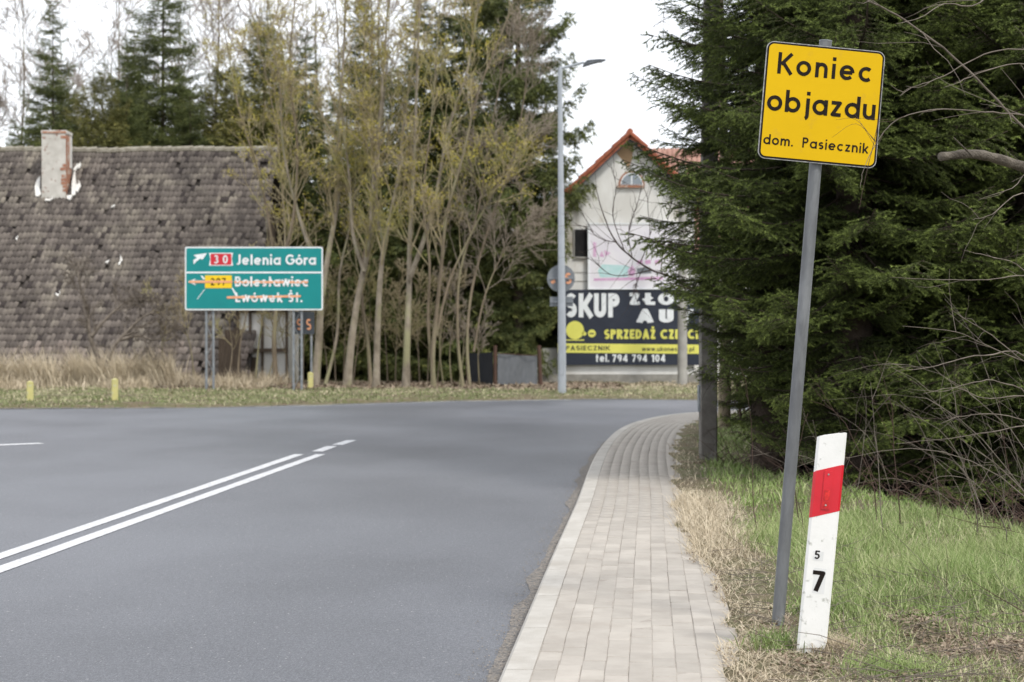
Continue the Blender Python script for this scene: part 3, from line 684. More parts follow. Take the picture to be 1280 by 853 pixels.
# ================================================================ old tiled house on the left
XR, XL, YE, YR, ZE, ZR = -7.85, -22.0, 50.0, 56.0, .20, 7.72
hs = thing('old_house', 'old house with long mossy brown tiled roof reaching down to dry grass', 'house', (0,0,0))
MB().box(XL+.4, XR-.35, YE+1.0, 2*YR-YE-1.0, -.3, ZE+1.0).build('wall', M['plaster'], hs)
gab = MB(); gab.add([(XR-.3, YE+.8, ZE+.8), (XR-.3, 2*YR-YE-.8, ZE+.8), (XR-.3, YR, ZR-.15), (XR-.5, YE+.8, ZE+.8), (XR-.5, 2*YR-YE-.8, ZE+.8), (XR-.5, YR, ZR-.15)], ((0,1,2),(5,4,3),(0,3,4,1),(1,4,5,2),(2,5,3,0))).build('gable_wall', M['wood'], hs)
roof = MB().add([(XL, YE, ZE-.06), (XR, YE, ZE-.06), (XR, YR, ZR-.08), (XL, YR, ZR-.08), (XL, 2*YR-YE, ZE-.06), (XR, 2*YR-YE, ZE-.06),
                 (XL, YE+.1, ZE-.18), (XR, YE+.1, ZE-.18), (XR, YR, ZR-.25), (XL, YR, ZR-.25), (XL, 2*YR-YE-.1, ZE-.18), (XR, 2*YR-YE-.1, ZE-.18)],
                ((0,1,2,3),(3,2,5,4),(6,9,8,7),(9,10,11,8),(0,6,7,1),(4,5,11,10),(1,7,8,2),(2,8,11,5),(0,3,9,6),(3,4,10,9))).build('roof', M['under'], hs)
sv = Vector((0, YR-YE, ZR-ZE)); SLn = sv.length; sv.normalize(); nv = Vector((0, -sv.z, sv.y))
TWd, rows = .132, 37; RS = SLn/rows; cols = int((XR-XL)/TWd)
def tile_mesh(ln, wd):
    # S-profile pantile: u to the right, v up the slope, n off the slope
    prof = [(-.5, .010), (-.34, .030), (-.1, .033), (.12, .016), (.34, .003), (.5, .003)]
    n = len(prof); vs = [(u*wd, ln, h) for u, h in prof]+[(u*wd, 0, h+.004) for u, h in prof]+[(u*wd, .004, h-.032) for u, h in prof]
    return vs, [(i, i+1, n+i+1, n+i) for i in range(n-1)]+[(n+i, n+i+1, 2*n+i+1, 2*n+i) for i in range(n-1)]
tv, tf = tile_mesh(RS*1.14, TWd*1.0)
tm = bpy.data.meshes.new('roof_tile'); tm.from_pydata(tv, [], tf); tm.materials.append(M['tile']); tm.update()
for p_ in tm.polygons: p_.use_smooth = p_.index < 5
rt = random.Random(21); basis = Matrix((( 1, 0, 0), (0, sv.y, nv.y), (0, sv.z, nv.z))).to_4x4()
tiles = []
def sag(u, v): return -.10*math.sin(PI*min(1, max(0, (u-XL)/(XR-XL))))*v + .03*math.sin(u*1.3+v*4)+.02*math.sin(u*3.1+v*9)
for r in range(rows):
    for c in range(cols+1):
        u = XL+TWd*(c+.5+(.10*r) % 1.0)
        if u > XR+.02: continue
        v = r*RS-.12
        dens = .018+.10*(vnoise(np.array(u), np.array(v), .55, 9) > .78)
        if rt.random() < dens*.9 and r > 0: continue
        sg = sag(u, r/rows); p = Vector((u+rt.uniform(-.008,.008), YE, ZE)) + sv*(v+rt.uniform(-.02,.02)) + nv*(.040+sg*.5)
        slip = -.12*rt.random() if rt.random() < .03 else 0; p += sv*slip
        Mx = Matrix.Translation(p) @ basis @ Matrix.Rotation(-.15+rt.uniform(-.035,.035), 4, 'Z') @ Matrix.Rotation(-.055+rt.uniform(-.03,.015), 4, 'X')
        tiles.append((r, u, p, Mx))
def inview(p): x = 640+F*p.x/p.y; return -2 < x < 330
cand = sorted([t for t in tiles if inview(t[2])], key=lambda t: t[2].y)[:296]; cs_ = set(id(t) for t in cand)
V, A, Fq = [], [], []; b = 0; nvt = len(tv); tv_np = np.array(tv)
Vl, Al = [], []
for t in tiles:
    if id(t) in cs_:
        o = bpy.data.objects.new('tile', tm); link(o, roof); o.matrix_local = t[3]
    else:
        Mn = np.array(t[3]); Vl.append(tv_np@Mn[:3, :3].T+Mn[:3, 3]); x = rt.random(); Al.append(np.full(nvt, x*.75 if rt.random() > .05 else 1.0))
n = len(Vl); tops = np.array(tf)
off = np.arange(n)[:, None, None]*nvt
tag(obj_np('tile_field', np.concatenate(Vl), (tops[None]+off).reshape(-1, 4), M['tile_var'], roof, attr=np.concatenate(Al)), kind='stuff')
x = XL; i = 0
while x < XR-.1:
    s_ = sag(x, 1)*.5; mb = MB(); mb.bar((x, YR, ZR+.0+s_+rt.uniform(-.01,.015)), (x+.37, YR, ZR+.02+s_+rt.uniform(-.01,.015)), .11, 8, .125); mb.build('ridge_tile', M['moss'], roof, smooth=True); x += .355
# chimney with peeling plaster
cz0, cz1 = 4.6, None
dc = 54.6; cx0, cx1 = (52-640)/F*dc, (82-640)/F*dc; ztop = HC+(HY-163)/F*dc
ch = MB().box(cx0, cx1, dc, dc+.75, 4.6, ztop-.12).build('chimney', M['plaster_old'], hs)
MB().box(cx1+.002, cx1+.012, dc+.03, dc+.72, 4.6, ztop-.14).build('bare_brick_side', M['brickred'], ch)
MB().box(cx0-.02, cx1+.03, dc-.02, dc+.77, ztop-.12, ztop).build('chimney_cap', M['plaster_old'], ch, bevel=.015)
MB().box(cx1+.012, cx1+.03, dc+.45, dc+.70, 7.0, ztop-.14).build('plaster_remnant', M['mortar'], ch)
for i in range(16):
    z_ = ztop-.22-i*.115; 
    for x_ in ((cx1-.13, cx1+.014),) if rt.random() < .55 else ():
        MB().box(x_[0]+rt.uniform(-.05,.05), x_[1], dc-.012, dc+.1, z_-.05, z_+.042).build('brick', M['brickred'], ch)
MB().box(cx0+.02, cx1+.02, dc-.026, dc-.02, ztop-.10, ztop-.03).build('brick', M['brickred'], ch)
def slope_y(z): return YE+(z-ZE)/(ZR-ZE)*(YR-YE)
for (x0, y0, x1, y1) in ((45,247,52,224),(90,246,95,214),(95,240,100,228),(97,212,102,203),(92,214,98,206),(57,253,68,248),(84,250,92,243),(139,261,144,258),(132,330,137,326),(148,332,152,324),(20,300,23,297),(70,370,76,367)):
    pts = []; rr = random.Random(x0)
    for (px, py) in ((x0,y0),((x0+x1)/2,y0+rr.uniform(0,3)),(x1,y0-rr.uniform(0,5)),(x1+rr.uniform(-2,2),(y0+y1)/2),(x1-1,y1+rr.uniform(-4,2)),((x0+x1)/2+rr.uniform(-2,2),y1+3),(x0+rr.uniform(-1,3),(y0+y1)/2)):
        # intersect the ray with the roof slope
        k = (ZR-ZE)/(YR-YE); d = (HC-ZE+k*YE)/(k+(py-HY)/F); p = at(px, py, d)+nv*.085; pts.append(p)
    mb = MB(); n = len(pts); mb.add(pts+[p-nv*.05 for p in pts], [tuple(range(n)), tuple(range(2*n-1, n-1, -1))]+[(i, n+i, n+(i+1) % n, (i+1) % n) for i in range(n)]); mb.build('mortar_patch', M['mortar'], ch)
# end wall with boards, half-timbered annex
for i in range(9):
    x = XR-.5+i*.0; 
for i in range(7):
    px = 273+i*4.0; p = at(px, 483, 49.6); MB().box(p.x, p.x+.085, 49.6, 49.64, -.1, 1.5+rt.uniform(-.1,.25)).build('board', M['wood'], hs)
an = thing('timber_shed', 'white plastered shed with dark timber posts behind the green board', 'shed', (0,0,0))
xa, xb = at(297,0,51).x, at(358,0,51).x
MB().box(xa, xb, 51.1, 54, -.2, 2.35).build('wall', M['plaster'], an)
MB().add([(xa-.15,50.8,2.3),(xb+.15,50.8,2.3),(xb+.15,54.2,3.1),(xa-.15,54.2,3.1),(xa-.15,50.8,2.36),(xb+.15,50.8,2.36),(xb+.15,54.2,3.16),(xa-.15,54.2,3.16)], ((0,3,2,1),(4,5,6,7),(0,1,5,4),(1,2,6,5),(2,3,7,6),(3,0,4,7))).build('roof', M['wood'], an)
for k in range(5): x = xa+(xb-xa)*k/4.; MB().box(x-.04, x+.04, 51.03, 51.098, -.1, 2.3).build('timber_post', M['wood'], an)
for z in (1.0, 2.2): MB().box(xa, xb, 51.0, 51.028, z, z+.12).build('timber_rail', M['wood'], an)
MB().box(at(312,0,51).x, at(321,0,51).x, 50.99, 51.0-.002, .0, .85).build('door', M['wood'], an)

# ================================================================ white gabled house
DH = 52.0; hm = DH/F; g0 = -.02
wh = thing('gabled_house', 'white plastered gabled house with orange tiled roof and arched attic window', 'house', (0,0,0))
hx = lambda px: (px-640)*hm
hz = lambda py: HC+(HY-py)*hm
xl, xr, xa_, za = hx(705), hx(868), hx(786.5), hz(174)
ze = za-(xa_-xl)*math.tan(math.radians(43))
wl = MB().prism([(xl, hz(468)), (xl, ze), (xa_, za), (xr, ze), (xr, hz(468))], DH, DH+9).build('wall', M['plaster'], wh)
MB().box(hx(668), hx(880), DH-.05, DH+9, -.3, hz(468)).build('plinth', M['plinth'], wh)
MB().box(hx(668), xl-.003, DH+.3, DH+4, hz(468), hz(436)).build('low_wall', M['plaster'], wh)
# roof planes with tiles
def roof_plane(name, P0, U, Vv, nu, nv_, m, parent, thick=.05):
    """tiles laid over a parallelogram: U along the eave, Vv up the slope"""
    P0, U, Vv = Vector(P0), Vector(U), Vector(Vv); N_ = U.cross(Vv).normalized()
    if N_.z < 0: N_ = -N_
    base_ = MB().add([P0, P0+U, P0+U+Vv, P0+Vv, P0-N_*thick, P0+U-N_*thick, P0+U+Vv-N_*thick, P0+Vv-N_*thick], ((0,1,2,3),(7,6,5,4),(0,4,5,1),(1,5,6,2),(2,6,7,3),(3,7,4,0))).build(name, m, parent)
    uu = U.normalized(); vv = Vv.normalized(); tw = U.length/nu; tl = Vv.length/nv_; V, Q = [], []
    for j in range(nv_):
        for i in range(nu):
            p = P0+uu*(tw*i)+vv*(tl*j-.03); b_ = len(V); w_ = tw*.96
            prof = [(0, .005), (w_*.25, .03), (w_*.6, .045), (w_, .01)]
            for u_, h_ in prof: V.append(p+uu*u_+N_*(h_+.03))
            for u_, h_ in prof: V.append(p+uu*u_+vv*tl*1.05+N_*h_)
            for u_, h_ in prof: V.append(p+uu*u_+N_*0.001)
            for k in range(3): Q += [(b_+k, b_+k+1, b_+k+5, b_+k+4), (b_+8+k, b_+9+k, b_+k+1, b_+k)]
    tag(obj_np('tile_field', np.array([tuple(v) for v in V]), np.array(Q), m, base_), kind='stuff')
    return base_
sl43 = math.radians(43); ov = .32; ex = xa_-xl+ov
for sgn in (-1, 1):
    P0 = Vector((xa_+sgn*ex, DH-.35, za+.12-ex*math.tan(sl43))); Vv = Vector((-sgn*ex, 0, ex*math.tan(sl43)))
    roof_plane('roof', P0, Vector((0, 9.6, 0)), Vv, 34, 10, M['rooforange'], wh, .10)
    MB().add([(xa_+sgn*(ex-.05), DH-.33, P0.z-.16+.05*0), (xa_+sgn*.0, DH-.33, za-.05), (xa_, DH-.33, za+.06), (xa_+sgn*ex, DH-.33, P0.z-.02),
              (xa_+sgn*(ex-.05), DH-.003, P0.z-.16), (xa_, DH-.003, za-.05), (xa_, DH-.003, za+.06-.05), (xa_+sgn*ex, DH-.003, P0.z-.06)],
             ((0,1,2,3),(7,6,5,4),(0,4,5,1),(0,3,7,4),(1,5,6,2),(2,6,7,3))).build('barge_board', M['soffit'], wh)
    # verge tiles along the gable edge
    n = 9
    for i in range(n):
        a = P0+Vv*(i/n); b = P0+Vv*((i+1.06)/n); up_ = Vector((0, 0, .05+.015*(i % 2)))
        MB().bar(a+Vector((0,-.03,0))+up_, b+Vector((0,-.03,0))+up_+Vector((0,0,-.02)), .075, 6, .065).build('verge_tile', M['rooforange'], wh, smooth=True)
for i in range(8): MB().bar((xa_, DH-.4+i*.38, za+.19), (xa_, DH+.0+i*.38, za+.17), .10, 8, .085).build('ridge_tile', M['rooforange'], wh, smooth=True)
# cross wing behind, roof facing the road
wx0, wx1 = hx(792), hx(990); 
MB().box(xr+.05, wx1-.3, DH+2.2, DH+7, -.2, 4.2).build('wing_wall', M['plaster'], wh)
roof_plane('wing_roof', (wx0, DH+1.8, 4.1), (wx1-wx0, 0, 0), (0, 3.2, 3.75), 30, 12, M['roofpale'], wh, .1)
# ochre patch and arched window
MB().prism([(hx(769), hz(190)), (hx(781), hz(180)), (hx(792), hz(181)), (hx(790), hz(200)), (hx(786), hz(211)), (hx(780), hz(203)), (hx(776), hz(198))][::-1], DH-.012, DH).build('bare_render_patch', M['ochre'], wh)
def arch(cx, cz, rx, rz, y0, y1): return MB().prism([(cx+rx*math.cos(PI*i/14), cz+rz*math.sin(PI*i/14)) for i in range(15)][::-1], y0, y1)
aw = arch(hx(789.5), hz(232), 16.5*hm, 18.5*hm, DH-.03, DH-.0).build('window', M['brickred'], wh)
arch(hx(789.5), hz(231.5), 14*hm, 15.5*hm, DH-.045, DH-.028).build('frame', M['white'], aw)
arch(hx(783.3), hz(231), 0, 0, 0, 0) if False else None
for sg in (-1, 1):
    pts = [(hx(789.5)+sg*.02, hz(231)), (hx(789.5)+sg*12.6*hm, hz(231))]+[(hx(789.5)+sg*12.6*hm*math.cos(t), hz(231)+13.6*hm*math.sin(t)) for t in [PI/2*i/7 for i in range(1, 7)]]+[(hx(789.5)+sg*.02, hz(231)+13.6*hm)]
    MB().prism(pts if sg < 0 else pts[::-1], DH-.052, DH-.043).build('pane', M['glass'], aw)
MB().box(hx(771), hx(805), DH-.10, DH-.002, hz(235), hz(232.2)).build('sill', M['brickred'], aw)
ow = MB().box(hx(718), hx(736), DH-.02, DH, hz(321), hz(287)).build('window_opening', M['hole'], wh)
MB().box(hx(717), hx(718.3), DH-.05, DH-.002, hz(321), hz(287)).build('frame', M['concrete_l'], ow)
MB().box(hx(717), hx(737), DH-.07, DH-.002, hz(323.5), hz(321.2)).build('sill', M['concrete_l'], ow)
for zz in (341, 352): MB().box(hx(714), hx(736), DH-.012, DH-.002, hz(zz+.5), hz(zz-.5)).build('render_joint', M['plinth'], wh)
# low garden wall under the banner is the house wall: small vents etc. are not visible
# ---- poster board
pb_ = thing('poster_board', 'white framed poster board with pale pink and teal print above the black banner', 'billboard', (0, DH-.12, 0))
px0, px1 = hx(736.5), hx(848)
MB().box(px0, px1, -.03, .06, hz(361), hz(282)).build('panel', M['poster'], pb_)
for (a0, a1, b0, b1) in ((px0-.05, px0, hz(361), hz(281)), (px1, px1+.05, hz(361), hz(281)), (px0-.05, px1+.05, hz(281), hz(279.5)), (px0-.05, px1+.05, hz(362.2), hz(361))):
    MB().box(a0, a1, -.06, .05, b0, b1).build('frame', M['white'], pb_)
def patch(pts, m, y=-.034, nm='print'): return MB().prism([(hx(a), hz(b)) for a, b in pts], y, -.029).build(nm, m, pb_)
patch([(741,303),(745,304),(745,322),(741,321)], M['poster_pink']); patch([(749,321),(752,314),(755,322)], M['poster_pink'])
patch([(755,313),(763,317),(756,321)], M['poster_pink'])
patch([(747,339),(752,331),(782,332),(789,336),(784,347),(750,347)], M['poster_teal'])
patch([(784,338),(790,332),(794,338),(792,346),(785,344)], M['poster_pink'], -.037)
patch([(742,348.5),(828,346),(828,350),(742,351.5)], M['poster_pink'])
patch([(795,336),(812,334),(814,342),(797,343)], M['signback'], -.0345)
for x in (796, 806, 818): patch([(x,326),(x+7,325),(x+7,330),(x,331)], M['poster_pink'])
# ---- banner
bn = thing('advert_banner', 'large black advertising banner with white and yellow lettering on white house', 'banner', (0, DH-.12, 0))
bx0, bx1 = hx(697), hx(878)
bf = MB().box(bx0, bx1, -.02, .05, hz(456.5), hz(362.6)).build('banner_sheet', M['banner'], bn)
yq = -.022
text('SKUP', hx(706.5), hx(774), hz(397), 30*hm, .24, M['white'], bn, yq, gap=.10, th=.006)
text('ZŁOM', hx(785.5), hx(867), hz(381.5), 15*hm, .28, M['white'], bn, yq, gap=.14, th=.006)
text('AUT', hx(795), hx(866), hz(403.5), 16.5*hm, .28, M['white'], bn, yq, gap=.22, th=.006)
text('SPRZEDAŻ', hx(755), hx(819), hz(424), 12*hm, .25, M['bannery'], bn, yq, gap=.09, th=.006)
text('CZĘŚCI', hx(825), hx(872), hz(424), 12*hm, .25, M['bannery'], bn, yq, gap=.09, th=.006)
MB().prism([(bx0, hz(441)), (bx0, hz(429.3)), (hx(872), hz(431)), (hx(877.5), hz(436.5)), (hx(876), hz(442.5))], -.026, -.021).build('yellow_stripe', M['bannery'], bn)
text('PASIECZNIK', hx(707), hx(762), hz(438), 5.6*hm, .16, M['banner'], bn, -.027, gap=.2, th=.006)
text('www.ukonesera.pl', hx(802), hx(867), hz(439), 5.5*hm, .15, M['banner'], bn, -.027, gap=.16, th=.006)
text('tel.', hx(744.5), hx(761), hz(452.5), 10*hm, .2, M['white'], bn, yq, gap=.12, th=.006)
text('794 794 104', hx(765), hx(831), hz(452.5), 9.3*hm, .2, M['white'], bn, yq, gap=.12, th=.006)
disc('yellow_roundel', 11.2*hm, -.026, -.021, M['bannery'], bn, hx(718.5), hz(413), rz=11.5*hm)
disc('yellow_roundel', 4.9*hm, -.026, -.021, M['bannery'], bn, hx(739.5), hz(417))
disc('yellow_roundel', 2.6*hm, -.026, -.021, M['bannery'], bn, hx(730), hz(417.3))
MB().box(hx(737), hx(742), -.029, -.027, hz(418), hz(416.3)).build('roundel_bar', M['banner'], bn)
MB().box(hx(707.5), hx(730), -.026, -.021, hz(426), hz(424.6)).build('yellow_underline', M['bannery'], bn)

# ================================================================ shade net fence
def fence():
    ft = thing('net_fence', 'grey shade net fence stretched between rusty posts beside the lamp', 'fence', (0,0,0))
    d = 47.0; m_ = d/F
    def sheetp(pa, pb_, ya, yb, m, d0, d1, sagk):
        n, k = 14, 8; V = []
        for j in range(k+1):
            for i in range(n+1):
                t = i/n; px = pa+(pb_-pa)*t; dd = d0+(d1-d0)*t; topy = ya+(yb-ya)*t+sagk*math.sin(PI*t)*3; y_ = topy+(491-topy)*j/k
                p = at(px, y_, dd); V.append((p.x, p.y+.06*math.sin(t*9+j*.5)*math.sin(PI*t), p.z))
        Q = np.array([(j*(n+1)+i, (j+1)*(n+1)+i, (j+1)*(n+1)+i+1, j*(n+1)+i+1) for j in range(k) for i in range(n)])
        V = np.array(V); nV = len(V); V2 = V+np.array([0, .012, 0]); Q2 = Q[:, ::-1]+nV
        return obj_np('net_panel', np.concatenate([V, V2]), np.concatenate([Q, Q2]), m, ft, smooth=True)
    sheetp(622, 671.5, 441, 444, M['mesh_l'], 47, 47.2, .5); sheetp(584, 616, 441.5, 440, M['mesh_d'], 50, 47.2, .3)
    for px, dd, yt, lx in ((619, 47, 432, 0), (675.5, 47.2, 432, 3)):
        a = at(px+lx*.4, 492, dd); b = at(px-lx*.6, yt, dd); MB().bar(a-Vector((0,0,.2)), b, .06, 6, .055).build('post', M['rust'], ft, smooth=True)
    a = at(584, 492, 50); MB().bar(a-Vector((0,0,.2)), at(584, 437, 50), .05, 6).build('post', M['rust'], ft, smooth=True)
    MB().bar(at(622,442,46.95), at(672,445,47.1), .012, 5).build('top_wire', M['rust'], ft)
fence()

# ================================================================ short yellow posts
labels = ['short yellow marker post farthest to the left in the grass strip', 'short yellow marker post in the grass beneath the leaning bare shrub', 'short yellow marker post beside the right legs of the green board']
for (px, yb_, yt, wpx), lab in zip(((37.5, 503, 475, 9.5), (143.5, 503, 471.5, 9.0), (388, 487.5, 464, 7.5)), labels):
    d = gd(yb_, .06); p = at(px, yb_, d); m_ = d/F
    t = thing('marker_post', lab, 'marker post', (p.x, d, .04), (0, 0, .4), 'short yellow posts along the far verge')
    w_ = wpx*m_*.42; hh = (yb_-yt)*m_
    MB().box(-w_, w_, -w_*.7, w_*.7, -.2, hh-.03).build('post_body', M['bollard'], t, bevel=.008)
    MB().add([(-w_,-w_*.7,hh-.03),(w_,-w_*.7,hh-.03),(w_,w_*.7,hh-.03),(-w_,w_*.7,hh-.03),(0,0,hh)], ((0,1,4),(1,2,4),(2,3,4),(3,0,4))).build('post_top', M['bollard'], t)

# ================================================================ VEGETATION
# ---- spruce branches
def needles(P0, P1, per_m, nl, nw, tips, rng, spread=.75):
    L = np.linalg.norm(P1-P0, axis=1); cnt = np.maximum(2, (L*per_m).astype(int)); i = np.repeat(np.arange(len(L)), cnt); n = len(i)
    t = rng.random(n)[:, None]; ax = (P1-P0)/(L[:, None]+1e-9); ax = ax[i]; p = P0[i]*(1-t)+P1[i]*t
    r = rng.normal(size=(n, 3)); r -= (r*ax).sum(1, keepdims=True)*ax; r /= np.linalg.norm(r, axis=1, keepdims=True)+1e-9
    d = ax*.75+r*spread; d /= np.linalg.norm(d, axis=1, keepdims=True); s = np.cross(d, rng.normal(size=(n, 3))); s /= np.linalg.norm(s, axis=1, keepdims=True)+1e-9
    ln = nl*(.7+.6*rng.random(n))[:, None]
    V = np.stack([p-s*nw, p+s*nw, p+d*ln], 1).reshape(-1, 3); Q = np.arange(3*n).reshape(-1, 3)
    A = np.repeat(np.clip(tips[i]*(.35+.9*t[:, 0])+rng.normal(0, .05, n), 0, 1), 3)
    return V, Q, A
def spruce_branch(seed, L=2.2, step=.075, subL=.52, sstep_=.085, shoot=.135, per_m=430, nl=.0225, nw=.0032, droop=.22, wood=True):
    rng = np.random.default_rng(seed); T = Tubes(); segs0, segs1, tips = [], [], []
    def axis(t): return np.array([L*t, .06*L*math.sin(t*3+seed)*t, L*(-.18*t*(1-t)*2-.10*t+.10*t*t)])
    P = np.array([axis(t) for t in np.linspace(0, 1, 9)]); T.add(P, np.linspace(.016, .003, 9)*L/2, 4)
    t = .10; side = 1
    while t < 1:
        for side in (-1, 1):
            if rng.random() < .08: continue
            env = min(1, (t+.05)*3.2)*(1-t)**.55+.12; l = subL*env*rng.uniform(.65, 1.15)
            ang = math.radians(rng.uniform(38, 68)); d = np.array([math.cos(ang), side*math.sin(ang), rng.uniform(-.35, .12)]); p = axis(t); pts = [p]; n = 5
            for k in range(n):
                d = d+np.array([.05, 0, -droop*.16*(k+1)/n*2])+rng.normal(0, .05, 3); d /= np.linalg.norm(d); p = p+d*l/n; pts.append(p)
            pts = np.array(pts)
            if wood: T.add(pts, np.linspace(.0045, .0012, n+1), 3)
            for k in range(n): segs0.append(pts[k]); segs1.append(pts[k+1]); tips.append(.05+.35*(k == n-1)+.25*t)
            m = int(l/sstep_)
            for q in range(1, m+1):
                u = q/(m+.3)*n; k = min(n-1, int(u)); c = pts[k]+(pts[k+1]-pts[k])*(u-k); ax = pts[k+1]-pts[k]; ax /= np.linalg.norm(ax)
                for s2 in (-1, 1):
                    if rng.random() < .15: continue
                    la = np.cross(ax, [0, 0, 1.]); la /= np.linalg.norm(la)+1e-9
                    dd = ax*.75+la*s2*.75+np.array([0, 0, rng.uniform(-.6, .45)]); dd /= np.linalg.norm(dd)
                    e = c+dd*shoot*rng.uniform(.6, 1.5)*(1.1-.5*q/m); segs0.append(c); segs1.append(e); tips.append(.08+.35*t+.45*rng.random()*(q/m))
        t += step/L*rng.uniform(.8, 1.2)
    P0, P1, tp = np.array(segs0), np.array(segs1), np.clip(np.array(tips), 0, 1)
    V, Qn, A = needles(P0, P1, per_m, nl, nw, tp, rng)
    return (V, Qn, A), T.arrays()
BR = []
for sd_ in range(6):
    (V, Qn, A), (Vt, Qt, At) = spruce_branch(sd_+1)
    me = bpy.data.meshes.new('branch'); V_ = np.concatenate([V, Vt]); 
    me = mesh_np('branch', V_, [Qn]+[q+len(V) for q in Qt], False, np.concatenate([A, At]), (M['needle'], M['sprucebark']))
    mi = np.zeros(len(me.polygons), np.int32); mi[len(Qn):] = 1; me.polygons.foreach_set('material_index', mi); BR.append(me)
def near_spruce(px, d, H, R, label, seed, n_max=298, zlow=.35, dens=1.0, prof=None):
    r = random.Random(seed); p = at(px, 420, d); gz_ = float(ground_z(np.array(p.x), np.array(d)))
    t = thing('spruce_tree', label, 'spruce', (p.x, d, gz_), group='big spruces on the right verge')
    T = Tubes(); T.add([(0,0,-.3),(.02,0,H*.3),(0,.03,H*.6),(0,0,H)], [.2,.16,.1,.01], 10); T.build('trunk', M['sprucebark'], t)
    z = zlow; spec = []
    while z < H-.3:
        f = z/H; Rz = R*(1-f)**.55*(1.0 if f > .04 else .8)*(float(np.interp(z, *prof)) if prof else 1)
        nb = max(4, int(8.4*dens*(Rz/R)**.4)); a0 = r.uniform(0, 6.28)
        for k in range(nb):
            spec.append((z+r.uniform(-.12,.12), a0+2*PI*k/nb+r.uniform(-.3,.3), Rz*r.uniform(.75,1.18), f))
        z += (.155+.32*f)/dens*(1.4 if f > .36 else 1)
    if len(spec) > n_max:                      # thin the part far above the picture first
        spec = sorted(spec, key=lambda s: s[0]); low = [s for s in spec if s[0] < 5.2]; hi = [s for s in spec if s[0] >= 5.2]; r.shuffle(hi); spec = low[:n_max-30]+hi[:max(30, n_max-len(low))]
    for (z, a, l, f) in spec:
        o = bpy.data.objects.new('branch', BR[r.randrange(6)]); link(o, t); s = l/2.2
        el = r.uniform(-.32, .08)+f*.45
        o.location = (0, 0, z+.25*l*.6); o.rotation_euler = (r.uniform(-.3,.3), -el, a); o.scale = (s, s*r.uniform(.9, 1.25)+.15, s+.1)
    # dead bare twigs in the shaded skirt
    T = Tubes()
    for i in range(90):
        a = r.uniform(0, 6.28); l = r.uniform(.3, R*(.42 if prof else .75)); z0 = r.uniform(.3, 1.7); pts = []; dz = r.uniform(-.35, .1)
        for k in range(5): u = k/4; pts.append((math.cos(a)*l*u, math.sin(a)*l*u, z0+dz*u*l-.25*u*u*l+r.uniform(-.03,.03)))
        T.add(pts, [.010,.008,.006,.004,.002], 3)
        for q in range(6):
            b_ = np.array(pts[r.randrange(1, 5)]); e = b_+np.array([r.uniform(-.25,.25), r.uniform(-.25,.25), r.uniform(-.25,.05)]); T.add([b_, (b_+e)/2+np.array([0,0,.02]), e], [.003,.002,.001], 3)
    T.build('dead_twigs', M['sprucebark'], t)
    return t
near_spruce(1066, 16.0, 15, 2.05, 'tall dark green spruce whose branches reach over the pavement edge', 3, dens=1.0, zlow=.75, prof=([0,.6,1.3,1.9,2.6,3.8,5],[.66,.60,.66,.84,1,1.06,1.0]))
near_spruce(1290, 16.2, 16, 2.3, 'dark green spruce behind the bare twigs at the verge', 5, dens=.95, zlow=.9)
near_spruce(1175, 19.6, 17, 2.5, 'dark spruce standing deeper between the two nearer ones', 8, dens=.95, zlow=.9)
near_spruce(960, 18.0, 14, 1.5, 'slim spruce right in front of the tall concrete utility pole', 12, dens=1.15, zlow=.9, prof=([0,1.0,1.5,2.2,3.2,5],[.5,.5,.62,.95,1.05,1.0]))
near_spruce(1040, 22.5, 16, 2.0, 'dark spruce behind the tall concrete utility pole', 13, dens=.85, zlow=1.0)
near_spruce(1395, 21.0, 16, 2.6, 'dark spruce farthest back at the right border', 15, dens=.85, zlow=.4)

# ---- distant conifers: one crown mesh each, three kinds shared between copies
def far_crown(seed, H, R, m, zlow=.6, dens=1.0, droop=.5, upright=0.0, prof=None):
    rng = np.random.default_rng(seed); r = random.Random(seed); coarse = [spruce_branch(60+k, L=2.2, step=.17, subL=.8, sstep_=.15, shoot=.22, per_m=44, nl=.13, nw=.016, droop=droop, wood=False)[0] for k in range(3)]
    Vs, Qs, As = [], [], []; base_ = 0; z = zlow
    while z < H-.1:
        f = z/H; Rz = (R*((1-f)**.7)+.15)*(prof(z) if prof else 1); nb = max(5, int(9*dens)); a0 = r.uniform(0, 6.28)
        for k in range(nb):
            a = a0+2*PI*k/nb+r.uniform(-.6,.6); l = Rz*r.uniform(.45,1.35); s = l/2.2; zj = z+r.uniform(-.3,.3); V, Qn, A = coarse[r.randrange(3)]
            el = r.uniform(-.45,.2)+f*.6+upright; V = V*np.array([s, s+.12, s+.1]); ce, se = math.cos(el), math.sin(el)
            V = np.stack([V[:,0]*ce-V[:,2]*se, V[:,1], V[:,0]*se+V[:,2]*ce], 1); ca, sa = math.cos(a), math.sin(a)
            V = np.stack([V[:,0]*ca-V[:,1]*sa, V[:,0]*sa+V[:,1]*ca, V[:,2]+zj], 1)
            keep = rng.random(len(Qn)) < min(.8, .3+s*.45); q_ = Qn[keep]; V = V[q_.ravel()]; A2 = A[q_.ravel()]
            Vs.append(V); Qs.append(np.arange(len(V)).reshape(-1, 3)+base_); As.append(A2); base_ += len(V)
        z += (.26+.10*f)/dens
    return mesh_np('crown', np.concatenate(Vs), np.concatenate(Qs), False, np.concatenate(As), (m,))
CR = [far_crown(31, 15, 3.0, M['needlefar']), far_crown(32, 15, 2.4, M['needlefar'], dens=.9), far_crown(33, 14, 2.6, M['needlefar'], dens=1.1, upright=.15)]
CP = far_crown(35, 15, 3.0, M['needlefar'], prof=lambda z: .42+.58*float(sstep((z-2.2)/2.5)))
CY = far_crown(34, 9, 2.0, M['needleyel'], dens=1.2, upright=.55, zlow=.2)
